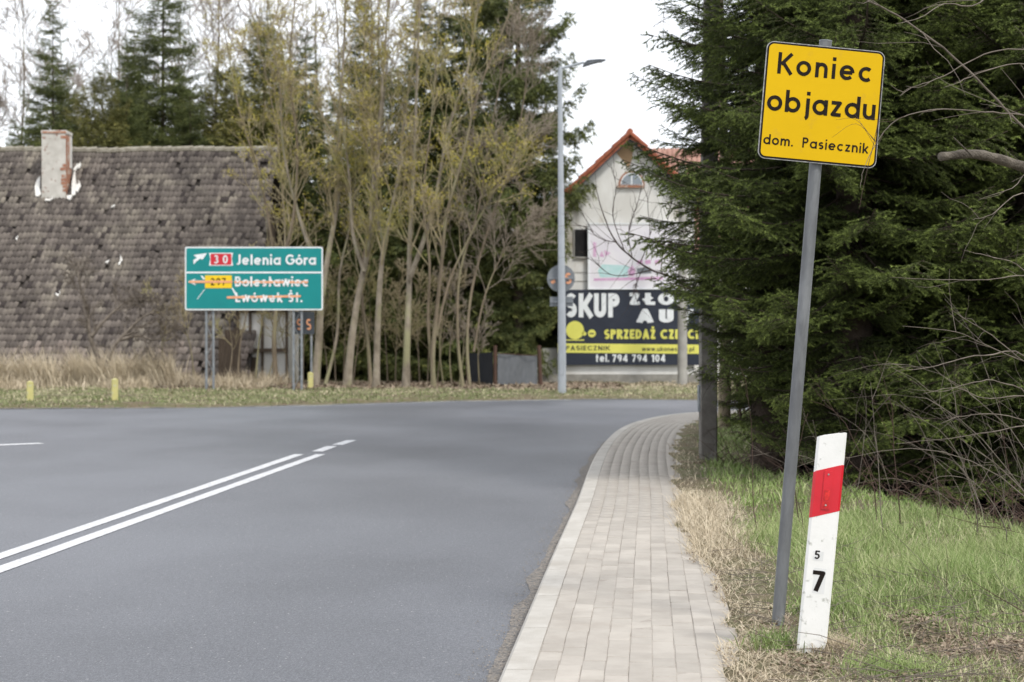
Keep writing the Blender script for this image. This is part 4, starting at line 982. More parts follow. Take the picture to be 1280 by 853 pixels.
def far_conifer(px, d, H, label, k, rz, sx=1.0, me=None, h0=15, name='spruce_tree', cat='spruce', group='conifers behind the bare trees'):
    p = at(px, 420, d); t = thing(name, label, cat, (p.x, d, -.05), (0, 0, rz), group=group)
    c = bpy.data.objects.new('crown', me or CR[k]); link(c, t); s = H/h0; c.scale = (s*sx, s*sx, s)
    T = Tubes(); T.add([(0,0,-.3),(.03,0,H*.4),(0,0,H*.8),(0,0,H*.98)], [.17*s,.10*s,.03*s,.01], 7); T.build('trunk', M['sprucebark'], t)
G2 = 'conifers beyond the old house'
far_conifer(66, 63, 14.3, 'slender spruce above the chimney of the old house', 1, .4, .95, group=G2)
far_conifer(18, 70, 10.5, 'lower spruce at the left border beyond the old roof', 0, 2.4, .9, group=G2)
far_conifer(160, 66, 13.2, 'broad spruce beyond the middle of the old roof', 0, 1.9, .85, group=G2)
far_conifer(204, 65, 17.0, 'tallest spruce beyond the old roof, its tip out of the picture', 1, 3.1, 1.1, group=G2)
far_conifer(128, 61, 11.2, 'yellowish green conifer just beyond the ridge of the old roof', 0, .3, 1.15, me=CY, h0=9, name='conifer_tree', cat='conifer', group=G2)
far_conifer(300, 64, 11.5, 'mid green spruce above the right end of the old roof', 2, 4.0, 1.15, group=G2)
far_conifer(98, 62, 10.2, 'low broad spruce between the chimney spruce and the yellowish conifer', 2, 5.2, 1.5, group=G2)
far_conifer(238, 63, 10.8, 'low spruce just right of the tallest spruce beyond the old roof', 0, .8, 1.3, group=G2)
far_conifer(-8, 66, 9.6, 'spruce cut off by the left border beyond the old roof', 2, 1.8, 1.4, group=G2)
far_conifer(45, 74, 12.0, 'pale green spruce farther back left of the chimney', 1, 2.9, 1.3, group=G2)
far_conifer(168, 75, 15.5, 'spruce farther back between the two tall ones', 0, 4.6, .8, group=G2)
far_conifer(335, 70, 12.5, 'spruce farther back behind the bushy bare tree', 0, 2.1, 1.3, group=G2)
far_conifer(282, 66, 12.4, 'olive green conifer above the middle right of the old roof', 0, 1.3, 1.25, me=CY, h0=9, name='conifer_tree', cat='conifer', group=G2)
far_conifer(228, 69, 11.6, 'olive green conifer filling the gap right of the tallest spruce', 0, 3.3, 1.2, me=CY, h0=9, name='conifer_tree', cat='conifer', group=G2)
far_conifer(330, 62, 13.4, 'tall olive conifer at the right end of the old roof', 0, 5.3, 1.1, me=CY, h0=9, name='conifer_tree', cat='conifer', group=G2)
far_conifer(84, 68, 11.8, 'olive conifer between the chimney and the yellowish conifer', 0, 4.1, 1.1, me=CY, h0=9, name='conifer_tree', cat='conifer', group=G2)
far_conifer(30, 64, 9.3, 'low spruce just left of the chimney', 1, 2.2, 1.5, group=G2)
far_conifer(158, 62, 11.3, 'low spruce in front of the broad one beyond the old roof', 2, 3.2, 1.4, group=G2)
far_conifer(382, 60, 12.5, 'dark spruce directly behind the leftmost bare trunks', 0, 1.1, .9)
far_conifer(455, 57, 14.0, 'dark spruce behind the middle of the bare tree row', 2, 2.2, 1.0)
far_conifer(530, 55, 13.0, 'dark spruce behind the forked grey trunk', 0, 5.0, .95)
far_conifer(590, 54, 15.5, 'dark spruce standing behind the dark net', 1, .9, 1.25)
far_conifer(648, 51.5, 17.5, 'tall spruce nearest the street lamp with branches hanging beside it', 0, 2.7, .74, me=CP)
far_conifer(692, 58, 9.0, 'low spruce between the lamp column and the white gable', 2, 3.4, .9)
far_conifer(1105, 26, 12.5, 'dark spruce deep behind the yellow sign', 0, 1.3, .8)
far_conifer(1250, 27, 13.5, 'dark spruce deep behind the bare twigs at the right', 2, 4.3, .95)
far_conifer(420, 66, 9.5, 'low spruce deep behind the bare trees', 1, 3.9, 1.5)
far_conifer(560, 62, 11.5, 'broad spruce deep behind the net fence', 0, .2, 1.3)

# ---- bare broadleaf trees
MINR = .0065
def grow(T, p, d, L, r, lvl, maxl, rng, nb, up=.06, wob=.09, ends=None, ratio=.62, tip=0):
    n = (9, 7, 5, 4, 3, 3)[lvl]; pts = [p]; rad = [r]; dirs = [d]
    for i in range(n):
        d = d+rng.normal(0, wob, 3)+np.array([0, 0, up]); d /= np.linalg.norm(d); p = p+d*L/n; pts.append(p); dirs.append(d); rad.append(max(MINR, r*(1-(i+1)/n*.8)))
    T.add(pts, rad, (7, 5, 4, 3, 3, 3)[lvl])
    if ends is not None and lvl >= maxl-1: ends.append(pts[-1]); ends.append(pts[-2])
    if lvl < maxl: sprout(T, pts, rad, L, lvl, maxl, rng, nb, up, wob, ends, ratio)
def sprout(T, pts, rad, L, lvl, maxl, rng, nb, up, wob, ends, ratio, t0=.25, ang=(25, 50)):
    for k in range(nb[lvl]):
        t = t0+(1-t0)*rng.random()**.85; u = t*(len(pts)-1); i = min(len(pts)-2, int(u)); a = np.array(pts[i]); b = np.array(pts[i+1]); c = a+(b-a)*(u-i)
        ax = b-a; ax /= np.linalg.norm(ax); r_ = rng.normal(size=3); r_ -= (r_@ax)*ax; r_ /= np.linalg.norm(r_); an = math.radians(rng.uniform(*ang))
        dd = ax*math.cos(an)+r_*math.sin(an); rr_ = (rad[i]*(1-(u-i))+rad[i+1]*(u-i))
        grow(T, c, dd, L*ratio*(1.15-t*.6)*rng.uniform(.6, 1.15), max(MINR, rr_*.5), lvl+1, maxl, rng, nb, up, wob*1.1, ends, ratio)
def buds(ends, m, parent, rng, size=.07, frac=.6):
    E = np.array(ends); E = E[rng.random(len(E)) < frac]; n = len(E)
    if not n: return
    E = np.repeat(E, 3, 0)+rng.normal(0, .06, (n*3, 3)); n = len(E); a = rng.normal(size=(n, 3)); b = rng.normal(size=(n, 3))
    a /= np.linalg.norm(a, axis=1, keepdims=True); b /= np.linalg.norm(b, axis=1, keepdims=True)
    V = np.stack([E, E+a*size, E+a*size*.5+b*size*.6], 1).reshape(-1, 3); tag(obj_np('buds', V, np.arange(3*n).reshape(-1, 3), m, parent), kind='stuff')
def smooth_path(pts, k=4):
    P = [np.array(p) for p in pts]; P = [2*P[0]-P[1]]+P+[2*P[-1]-P[-2]]; out = []
    for i in range(1, len(P)-2):
        for j in range(k):
            t = j/k; a, b, c, d = P[i-1:i+3]; out.append(.5*((2*b)+(c-a)*t+(2*a-5*b+4*c-d)*t*t+(-a+3*b-3*c+d)*t**3))
    out.append(P[-2]); return np.array(out)
def px_tree(label, d, stems, seed, m_tr, m_tw, nb=(18, 6, 5, 3), name='bare_tree', group='bare trees on the far verge', maxl=3, bud=True, L=3.4, cat='tree', up=.07, t0=.3, ang=(20, 48), budfrac=.26, group_on=True):
    """stems: list of (pixel path, width in pixels at the foot); extra height is added above the frame"""
    rng = np.random.default_rng(seed); b = at(stems[0][0][0][0], stems[0][0][0][1], d); t = thing(name, label, cat, (b.x, d, max(b.z, -.05)), group=group)
    Tt, Tc, ends = Tubes(), Tubes(), []
    for path, w in stems:
        W = []; dep = 0
        for i, (x, y) in enumerate(path):
            q_ = at(x, y, d); dep += rng.normal(0, .18) if i else 0; W.append((q_.x-b.x, dep, q_.z-max(b.z, -.05)))
        if path is stems[0][0] or path[0][1] > 470: W[0] = (W[0][0], W[0][1], -.15)
        P = smooth_path(W); n = len(P); r0 = w*.41*d/F; rad = r0*(1-np.linspace(0, 1, n)**.75*.86); 
        if path[0][1] > 470: rad[0] *= 1.3; rad[1] *= 1.08
        Tt.add(P, rad, 9)
        sprout(Tc, list(P), list(rad), L, 0, maxl, rng, nb, up, .09, ends, .62, t0, ang)
    Tt.build('trunk', m_tr, t); Tc.build('crown', m_tw, t)
    if bud: buds(ends, M['bud'], t, rng, frac=budfrac)
    return t
bt = lambda pts, w: (pts, w)
px_tree('leftmost slim bare tree beside the white timber shed', 47.5, [bt([(346,484),(344,420),(352,340),(368,270),(372,180),(364,90),(372,-30),(376,-120)], 9)], 41, M['bark'], M['twig'], nb=(22,6,5,3), t0=.25)
px_tree('pale thick bare trunk forking behind the right legs of green board', 47.0, [bt([(393,485),(398,430),(402,380),(410,320),(422,240),(424,150),(432,60),(436,-90)], 15), bt([(400,395),(392,330),(372,270),(352,190),(348,100),(335,0),(330,-60)], 8), bt([(404,486),(420,420),(424,340),(440,260),(446,160),(455,60),(458,-60)], 6)], 42, M['barkpale'], M['twig'], nb=(19,6,5,3))
px_tree('bare trunk leaning right, just right of the green board', 46.6, [bt([(433,486),(440,420),(449,360),(462,300),(468,220),(478,130),(484,40),(492,-90)], 14), bt([(455,340),(440,290),(436,220),(425,130),(420,20),(410,-60)], 7)], 43, M['barkpale'], M['twig'], nb=(19,6,5,3))
px_tree('thin crooked bare tree squeezed between two thicker trunks', 46.9, [bt([(464,486),(459,430),(452,380),(452,330),(462,250),(455,160),(462,60),(460,-60)], 7)], 44, M['bark'], M['twig'], nb=(20,6,5,3))
px_tree('straight grey bare trunk left of the forked one', 46.3, [bt([(470,487),(472,420),(476,350),(482,300),(498,220),(508,130),(520,40),(528,-90)], 12), bt([(480,310),(470,250),(476,160),(486,60),(488,-60)], 6)], 45, M['barkpale'], M['twig'], nb=(19,6,5,3))
px_tree('stout bare tree with trunk forking low into two limbs', 45.8, [bt([(507,488),(509,430),(511,360),(512,300),(516,220),(520,130),(524,40),(530,-90)], 13), bt([(511,350),(530,300),(545,240),(560,160),(585,80),(600,-20),(612,-100)], 9)], 46, M['barkpale'], M['twig'], nb=(19,6,5,3))
px_tree('multi-stemmed bare tree left of the dark net', 45.6, [bt([(543,490),(541,450),(545,400),(552,340),(560,270),(580,200),(600,120),(636,30),(660,-50)], 9), bt([(541,460),(535,400),(538,330),(530,250),(540,160),(548,60),(556,-60)], 6), bt([(545,420),(562,350),(590,290),(622,230),(650,180)], 5)], 47, M['bark'], M['twig'], nb=(18,6,5,3), L=3.2)
G3 = 'bare trees on the far verge'
px_tree('fine twigged greyish pink bare tree spreading above the net fence', 46.2, [bt([(588,489),(584,430),(590,360),(612,280),(640,200),(655,120),(664,40),(668,-40)], 6), bt([(580,489),(572,420),(575,340),(598,260),(612,170),(630,70),(640,-40)], 6), bt([(592,440),(606,370),(632,310),(660,270)], 4)], 48, M['bark'], M['twigpink'], nb=(24,8,5,3), bud=False, L=3.1, up=.02, ang=(25,60))
px_tree('low bare thicket of thin stems between trunks and dark net', 47.5, [bt([(566,489),(562,440),(570,380),(585,330)], 3), bt([(572,489),(580,430),(572,370)], 3), bt([(556,489),(550,430),(560,370),(552,320)], 3), bt([(600,489),(598,430),(610,385)], 3)], 49, M['bark'], M['twigpink'], nb=(12,5,3,2), bud=False, L=1.3, name='bare_shrub', cat='shrub', group='bare shrubs on the far verge')
px_tree('dark crooked bare shrub leaning against the old tiled roof', 47.2, [bt([(130,484),(122,450),(112,420),(108,390),(100,350),(96,325)], 11), bt([(128,475),(140,440),(158,415),(180,395),(205,385)], 10), bt([(114,420),(130,400),(150,380),(165,372)], 7), bt([(150,425),(172,420),(196,425),(215,415)], 6)], 50, M['twiggrey'], M['twiggrey'], nb=(19,6,5,3), bud=False, L=1.5, name='bare_shrub', cat='shrub', group='bare shrubs on the far verge', up=.02, ang=(25,65))
px_tree('pale leafless thicket in front of the old house corner', 48.2, [bt([(244,486),(240,440),(232,400),(236,350)], 3), bt([(282,486),(286,440),(280,390),(290,330)], 3), bt([(296,486),(300,430),(312,370),(305,310)], 3.5), bt([(318,486),(322,430),(330,380),(334,300),(325,230)], 4), bt([(222,486),(205,440),(210,400),(190,370)], 3), bt([(330,486),(345,430),(338,380),(350,300)], 3)], 51, M['bark'], M['twig'], nb=(14,5,3,2), bud=False, L=1.5, name='bare_shrub', cat='shrub', group='bare shrubs on the far verge')
px_tree('bushy bare tree overhanging the right end of the old roof', 52.5, [bt([(352,484),(350,400),(340,300),(325,220),(300,140),(285,60),(270,-20)], 7), bt([(356,484),(356,400),(358,300),(350,200),(340,120),(320,40)], 6)], 52, M['bark'], M['twig'], nb=(14,6,5,3), L=3.6, budfrac=.4)
for i_, (x_, lab_) in enumerate(((425, 'dim bare thicket between the green board and the middle trunks'), (490, 'dim bare thicket behind the straight and forked trunks'), (530, 'dim bare thicket behind the multi-stemmed tree'), (375, 'dim bare thicket just behind the legs of the green board'))):
    px_tree(lab_, 49.5, [bt([(x_+dx, 484), (x_+dx*1.4, 440), (x_+dx*2, 390), (x_+dx*2.4+5, 340)], 2.6) for dx in (-14, -5, 4, 15)], 90+i_, M['bark'], M['twig'], nb=(13,5,3,2), bud=False, L=1.6, name='bare_shrub', cat='shrub', group='bare shrubs on the far verge', up=.03, ang=(25,60))
# far bare trees seen through to the sky: three meshes shared between copies
def far_bare(seed, H):
    rng = np.random.default_rng(seed); T, Tt, ends = Tubes(), Tubes(), []
    P = smooth_path([(0,0,-.2),(.1,0,H*.25),(.05,.1,H*.5),(.3,0,H*.75),(.2,0,H)]); rad = .13*(1-np.linspace(0,1,len(P))**.8*.93); Tt.add(P, rad, 7)
    sprout(T, list(P), list(rad), H*.42, 0, 3, rng, (24,7,5,3), .05, .11, ends, .6, .22, (25,55)); return Tt, T, ends, rng
G4 = 'distant bare trees against the sky'
protos = []
MINR = .011
for k, (sd_, H, px, d, lab) in enumerate(((71,17,22,76,'pale bare tree against the sky at the left border'), (72,19,265,72,'pale bare tree against the sky right of the tallest spruce'), (73,15,110,78,'pale bare tree against the sky between the two left spruces'))):
    Tt, T, ends, rng = far_bare(sd_, H); p = at(px, 420, d); t = thing('bare_tree', lab, 'tree', (p.x, d, -.05), group=G4)
    Tt.build('trunk', M['bark'], t); T.build('crown', M['twigfar'], t); protos.append(t)
for k, px, d, rz, s, lab in ((0,150,80,2.0,1.1,'pale bare tree behind the broad spruce beyond the old roof'), (1,330,75,1.2,1.0,'pale bare tree above the bushy end of the old roof'), (2,-30,74,3,1.1,'pale bare tree mostly cut off by the left border'),
        (0,400,78,4.2,1.15,'pale bare tree behind the left pair of bare trunks'), (1,70,84,.7,.95,'farthest pale bare tree behind the slender spruce'), (2,470,80,5.1,1.3,'pale bare tree far behind the middle bare trunks'), (0,575,76,1.0,1.2,'pale bare tree far behind the pinkish twigged tree'), (1,230,82,3.9,.95,'farthest pale bare tree behind the tallest spruce')):
    p = at(px, 420, d); dup(protos[k], (p.x, d, -.05), (0,0,rz), lab, (s,s,s))

# ---- bare stems near the right border (real stems, each traced to a root off to the right)
def stem(T, pts, w0, w1, d0, d1, k=5, sub=0, rng=None, subl=.25, subw=.0022):
    """pixel path with depth running d0..d1"""
    n = len(pts); W = [at(x, y, d0+(d1-d0)*i/(n-1)) for i, (x, y) in enumerate(pts)]; P = smooth_path([tuple(w) for w in W], 5)
    if rng is not None: P = P+rng.normal(0, .0012, P.shape)
    w0, w1 = (w0*.72, w1*.72) if w0 < .02 else (w0, w1); T.add(P, np.linspace(w0, w1, len(P))*(1+.10*np.sin(np.arange(len(P))*2.3)), k)
    for j in range(sub):
        i = rng.integers(2, len(P)-1); ax = P[i]-P[i-1]; ax /= np.linalg.norm(ax); r_ = rng.normal(size=3); dd = ax*.8+r_*.5; dd /= np.linalg.norm(dd); l = subl*rng.uniform(.4,1.4)
        q_ = [P[i]]; d_ = dd
        for m_ in range(4): d_ = d_+rng.normal(0,.18,3); d_ /= np.linalg.norm(d_); q_.append(q_[-1]+d_*l/4)
        T.add(np.array(q_), np.linspace(subw, .0008, 5), 3)
rng = np.random.default_rng(77)
tb = thing('bare_tree', 'bare tree off the right border with a sawn grey limb and long twigs', 'tree', (at(1420,420,7.5).x, 7.5, .1))
def rel(T, t, m, name):
    o = T.build(name, m, t); V = np.array(t.location); 
    co = np.empty(len(o.data.vertices)*3, np.float32); o.data.vertices.foreach_get('co', co); o.data.vertices.foreach_set('co', (co.reshape(-1,3)-V.astype(np.float32)).ravel()); o.data.update(); return o
T = Tubes(); stem(T, [(1420,900),(1425,600),(1410,300),(1380,0),(1360,-300),(1370,-700)], .085, .03, 7.5, 7.5, 12); rel(T, tb, M['limb'], 'trunk')
T = Tubes(); stem(T, [(1412,300),(1340,232),(1270,206),(1220,193),(1176,196)], .029, .017, 7.5, 7.0, 12)
stem(T, [(1216,196),(1203,183),(1192,172)], .006, .003, 7.04, 7.0, 6); rel(T, tb, M['limb'], 'limb')
T = Tubes()
stem(T, [(1410,250),(1340,205),(1280,160),(1240,118),(1190,70),(1130,25),(1085,0),(1040,-30)], .0085, .004, 7.5, 7.1, 6, 7, rng, .3)
stem(T, [(1400,160),(1320,75),(1280,62),(1230,68),(1180,95),(1140,110),(1125,120)], .006, .0016, 7.4, 7.0, 5, 5, rng, .2)
stem(T, [(1400,180),(1320,150),(1280,144),(1230,140),(1170,137),(1130,146),(1105,165),(1082,205),(1075,235)], .006, .0012, 7.4, 7.1, 5, 6, rng, .2)
stem(T, [(1400,120),(1330,90),(1275,80),(1235,88),(1200,102),(1180,110)], .005, .0012, 7.4, 7.0, 5, 3, rng, .2)
stem(T, [(1380,-40),(1290,-10),(1240,-5),(1215,8),(1180,5),(1150,22),(1120,30)], .007, .0015, 7.4, 6.8, 5, 5, rng, .25)
rel(T, tb, M['twiggrey'], 'twigs')
T = Tubes()
stem(T, [(1098,150),(1092,180),(1085,208),(1078,240),(1074,262)], .0022, .001, 6.9, 6.9, 4)
for a_, b_, c_ in (((1093,182),(1080,160),(1068,142)), ((1098,180),(1070,155),(1040,172)), ((1096,180),(1070,150),(1045,150)), ((1110,150),(1090,149),(1068,148))): stem(T, [a_, b_, c_], .0016, .0008, 6.9, 6.95, 3)
stem(T, [(1130,146),(1112,152),(1098,152)], .0016,.0012, 6.95,6.9,3); stem(T, [(1105,165),(1098,180),(1094,184)], .0016,.0012, 7.05,6.9,3)
rel(T, tb, M['twigred'], 'thin_twigs')
# branch hanging into the sky, top centre right, from a tree above the frame
th_ = thing('bare_tree', 'bare tree whose thin dark twigs hang into the sky beside the spruce', 'tree', (at(905,420,24).x, 24, .1))
T = Tubes(); stem(T, [(905,540),(908,300),(900,0),(905,-400)], .09, .04, 24, 24, 8); rel(T, th_, M['bark'], 'trunk')
T = Tubes(); rng2 = np.random.default_rng(5)
stem(T, [(900,-120),(890,-40),(880,5),(866,40),(848,70),(842,78)], .012, .004, 24, 21, 4, 6, rng2, .6, .004)
stem(T, [(890,-40),(860,5),(832,24),(815,34)], .01, .004, 24, 21, 4, 8, rng2, .5, .004); stem(T, [(895,-90),(860,-60),(835,-20),(829,30),(826,50)], .008, .003, 24, 21, 4, 5, rng2, .4, .004); rel(T, th_, M['twigred'], 'twigs')
# dark arching shrub in front of the white gable
sh = thing('bare_shrub', 'dark thin branched bare shrub arching before the white gable', 'shrub', (at(905,420,24.5).x, 24.5, .1), group=None)
T = Tubes(); rng3 = np.random.default_rng(9)
stem(T, [(930,560),(915,450),(880,380),(845,350),(815,338),(790,322),(768,300),(752,262),(745,235)], .024, .005, 24.5, 24, 5, 10, rng3, .8, .005)
for pts in (([(790,322),(786,290),(798,250),(803,215),(795,185)]), ([(800,330),(812,295),(810,250),(822,220)]), ([(780,312),(766,270),(770,235),(764,205)]), ([(815,338),(770,345),(745,330),(735,322)]), ([(826,342),(830,300),(838,260),(846,232)]), ([(770,303),(755,300),(742,292),(728,268)]), ([(805,334),(795,355),(792,372)])):
    stem(T, pts, .010, .003, 24.1, 23.7, 4, 12, rng3, .5, .0045)
rel(T, sh, M['twigred'], 'branches')
# bramble and dead stems along the ditch
rng4 = np.random.default_rng(123)
def bramble(px, d, label, n, seed, spread=1.0, hgt=1.6, m=None, lean=-.6, sub=3):
    r = np.random.default_rng(seed); p = at(px, 420, d); gz_ = float(ground_z(np.array(p.x), np.array(d))); t = thing('bramble_bush', label, 'shrub', (p.x, d, gz_), group='leafless brambles along the ditch')
    T = Tubes()
    for i in range(n):
        a = r.uniform(0, 2*PI); l = hgt*r.uniform(.6, 1.5); b = np.array([r.normal(0, .35)*spread, r.normal(0, .35), 0]); dd = np.array([math.cos(a)*.5+lean, math.sin(a)*.4-.1, 1.3]); dd /= np.linalg.norm(dd); P = [b]; q_ = b; N_ = 9
        for k in range(N_): dd = dd+np.array([lean*.10, 0, -.24*k/N_])+r.normal(0, .10, 3); dd /= np.linalg.norm(dd); q_ = q_+dd*l/N_; P.append(q_)
        w = r.uniform(.0018, .0048); T.add(P, np.linspace(w, w*.25, N_+1), 4)
        for j in range(sub):
            k = r.integers(3, N_); d_ = P[k+1]-P[k]; d_ /= np.linalg.norm(d_); d_ = d_+r.normal(0, .55, 3); d_ /= np.linalg.norm(d_); ls = l*.3*r.uniform(.4, 1.3); s_ = [P[k]]
            for m_ in range(4): d_ = d_+r.normal(0, .16, 3)+np.array([0,0,-.04]); d_ /= np.linalg.norm(d_); s_.append(s_[-1]+d_*ls/4)
            T.add(np.array(s_), np.linspace(w*.5, w*.2, 5), 3)
    T.build('stems', m or M['twiggrey'], t)
bramble(1275, 10.6, 'dense leafless bramble at the right border in the ditch', 9, 1, 1.0, 1.3, lean=-.35)
bramble(1230, 12.2, 'grey leafless bramble arching low under the spruce', 7, 2, 1.3, 1.0, lean=-.4)
bramble(1340, 9.6, 'leafless bramble reaching in from beyond the right border', 8, 3, .8, 1.5, lean=-.35)
bramble(1130, 13.8, 'small leafless bramble below the spruce behind the guide post', 8, 4, 1.5, .8, lean=-.2)
bramble(1195, 11.6, 'reddish brown bramble with thin upright canes in the ditch', 13, 6, 1.2, .9, M['twigred'], lean=-.05)
sb = thing('bramble_bush', 'tall thin twiggy bush with long level stems before the right spruce', 'shrub', (at(1400,420,9.5).x, 9.5, -.3), group='leafless brambles along the ditch')
T = Tubes()
for pts in ([(1400,760),(1370,520),(1330,360),(1280,345),(1235,350),(1180,350),(1115,347)], [(1400,760),(1350,420),(1280,338),(1240,322),(1205,313)], [(1400,760),(1370,350),(1290,245),(1240,268),(1215,275)], [(1400,760),(1360,420),(1300,455),(1230,430),(1195,415),(1128,408)],
            [(1400,760),(1340,560),(1290,533),(1240,540),(1190,548),(1120,555)], [(1400,760),(1330,500),(1280,495),(1230,498),(1195,485),(1155,492)], [(1390,760),(1300,520),(1250,478),(1210,480),(1180,490)], [(1400,760),(1330,480),(1280,452),(1240,420),(1200,395),(1188,385)],
            [(1400,760),(1380,300),(1300,215),(1265,235),(1222,250)], [(1400,760),(1375,600),(1320,545),(1260,520),(1205,520),(1175,530)], [(1380,760),(1300,640),(1250,585),(1215,560),(1195,545)],
            [(1400,760),(1300,470),(1230,445),(1180,455),(1140,462),(1108,452)]):
    stem(T, pts, .008, .0016, 9.5, 8.8, 5, 5, rng4, .26, .0018)
rel(T, sb, M['twiggrey'], 'stems')

# ================================================================ grass, straw, litter
def blades(name, XY, h, w, m, tipv, rng, lean=.45, label=None, zoff=0, wind=(0,0), parent=None):
    n = len(XY); z = ground_z(XY[:, 0], XY[:, 1])+zoff; B = np.column_stack([XY, z-.01]); a = rng.random(n)*2*PI
    s = np.column_stack([np.cos(a), np.sin(a), np.zeros(n)]); ld = rng.normal(0, lean, (n, 2))+np.array(wind); ll = np.column_stack([ld, np.ones(n)]); ll /= np.linalg.norm(ll, axis=1, keepdims=True)
    hh = (h*(.5+.9*rng.random(n)))[:, None] if np.ndim(h) == 0 else (h*(.5+.9*rng.random(n)))[:, None]
    ww = (w*(.6+.8*rng.random(n)))[:, None]
    mid = B+ll*hh*.55; ll2 = ll+np.column_stack([ld*1.1, -np.abs(rng.normal(0, .3, n))]); ll2 /= np.linalg.norm(ll2, axis=1, keepdims=True); tipp = mid+ll2*hh*.5
    V = np.stack([B-s*ww, B+s*ww, mid+s*ww*.75, mid-s*ww*.75, tipp], 1).reshape(-1, 3); i = np.arange(n)[:, None]*5
    o = obj_np(name, V, [i+np.array([0,1,2,3]), i+np.array([3,2,4])], m, parent, False, np.repeat(np.clip(tipv, 0, 1), 5))
    return tag(o, label, kind='stuff')
rg = np.random.default_rng(2024)
def sample(n, x0, x1, y0, y1, f):
    X = rg.uniform(x0, x1, n); Y = rg.uniform(y0, y1, n); k = rg.random(n) < f(X, Y); return np.column_stack([X[k], Y[k]])
def vmask(X, Y): 
    kd = kerb_dist(X, Y); return kd, (kd > edge_k(Y)-.0) & (Y < far_edge(X)-9.0)
def inview_f(X, Y, m=60): x = 640+F*X/Y; return (x > -m) & (x < 1280+m)
def f_green(X, Y):
    kd, ok = vmask(X, Y); e = sstep((kd-edge_k(Y)-.20-.25*vnoise(X, Y, 2.5, 5))/.30); near_ = sstep((Y-7.0+.5*vnoise(X, Y, 1.5, 6))/1.3)*.95+.10+.35*(vnoise(X, Y, 2.1, 8) > .62)
    patch_ = (1-.85*(vnoise(X, Y, 3.2, 61) > .62)*(Y < 8.2))*(1-.70*(vnoise(X, Y, 1.4, 7) > .74)); xs = 3.35-(Y-10.7)*.17; sh_ = 1-.93*sstep((X-xs-.15)/.7)*(Y < 19)
    straw_ = 1-.35*sstep((1.5-kd)/.3)*(Y > 10.5)*(Y < 14.5)
    return ok*e*np.clip(near_, 0, 1)*patch_*sh_*straw_*inview_f(X, Y)
XY = sample(150000, .6, 4.5, 6.2, 12, f_green); kd_ = kerb_dist(XY[:, 0], XY[:, 1])
hgt = (.075+.085*vnoise(XY[:, 0], XY[:, 1], 1.7, 12))*(.6+.5*sstep((kd_-1.2)/.5))*(.62+.38*sstep((XY[:, 1]-7.4)/1.2))
tv_ = np.where(rg.random(len(XY)) < .22, .85, .35*rg.random(len(XY)))
blades('grass', XY, hgt, .0019, M['grass'], tv_, rg, .42, 'fresh green grass on the near right verge', wind=(-.05, .1))
XY = sample(90000, 1.0, 9, 12, 31, f_green); XY = XY
blades('grass', XY, .10, .0038, M['grass'], np.where(rg.random(len(XY)) < .15, .7, .2*rg.random(len(XY))), rg, .4, 'green grass along the verge beyond the guide post')
def f_straw(X, Y):
    kd, ok = vmask(X, Y); edge = np.exp(-((kd-edge_k(Y)-.14)/.16)**2); p = sstep((Y-9.4)/1.2)*sstep((15.5-Y)/1.5)*np.exp(-((kd-edge_k(Y)-.26)/.19)**2)*1.0
    return ok*np.clip(edge*.25+p, 0, 1)*inview_f(X, Y)
XY = sample(75000, .6, 3.2, 6.2, 20, f_straw); kd_ = kerb_dist(XY[:, 0], XY[:, 1])
tall = .05+.11*sstep((XY[:, 1]-9.6)/1.5)*sstep((15-XY[:, 1])/2)
blades('dry_grass', XY, tall, .0019, M['straw'], rg.random(len(XY))*.9, rg, .75, 'pale dry grass fringing the pavement edge', wind=(-.15, 0))
def f_mat(X, Y):
    kd, ok = vmask(X, Y); nearb = sstep((8.3-Y-.6*vnoise(X, Y, 2, 20))/.8); edge = sstep((1.45-kd)/.35); pt = (vnoise(X, Y, 1.4, 7) > .74)*.7
    return ok*np.clip(nearb*.9+edge*.55+pt+.05, 0, 1)*inview_f(X, Y)
XY = sample(120000, .5, 4.2, 6.0, 14, f_mat)
blades('dry_grass', XY, .060, .0016, M['straw'], rg.random(len(XY))**1.3*.8, rg, 2.0, 'flattened dry grass matted over the soil by the posts', zoff=.012)
XY = sample(16000, 1.0, 8, 14, 30, f_mat); blades('dry_grass', XY, .09, .004, M['straw'], rg.random(len(XY))*.5, rg, 1.3, 'dry grass on the farther part of the right verge')
# overhanging dry grass on the paving
XY = sample(34000, .4, 3.0, 6.2, 16, lambda X, Y: (np.abs(kerb_dist(X, Y)-edge_k(Y)) < .07+.16*vnoise(X, Y, 3, 31)**2*2)*(vnoise(X, Y, 2.6, 30) > .30)*.9)
blades('dry_grass', XY, .06, .0018, M['straw'], rg.random(len(XY))*.4, rg, 2.0, 'dry grass creeping over the edge of the paving', zoff=.0)
# fresh tufts at the post feet
def tuft(cx, cy, n, r, h, mname, lab, lean=.5, w=.002):
    XY = np.column_stack([rg.normal(cx, r, n), rg.normal(cy, r, n)]); return blades('grass_tuft', XY, h, w, M[mname], rg.random(n)*.35, rg, lean, lab)
tuft(b2.x+.09, b2.y+.02, 700, .06, .09, 'straw', 'dry tuft round the foot of the guide post', .8)
tuft(b2.x-.12, b2.y+.12, 420, .07, .10, 'grass', 'green tuft between sign post and guide post')
tuft(at(1105,0,6.9).x, 6.75, 700, .10, .11, 'grass', 'green tuft at the bottom border right of the guide post')
tuft(at(1010,0,8.5).x, 8.2, 500, .08, .10, 'grass', 'green tuft behind the foot of the guide post')
tuft(at(1180,0,8.0).x, 8.0, 500, .09, .09, 'grass', 'green weeds among dead stems on the verge')
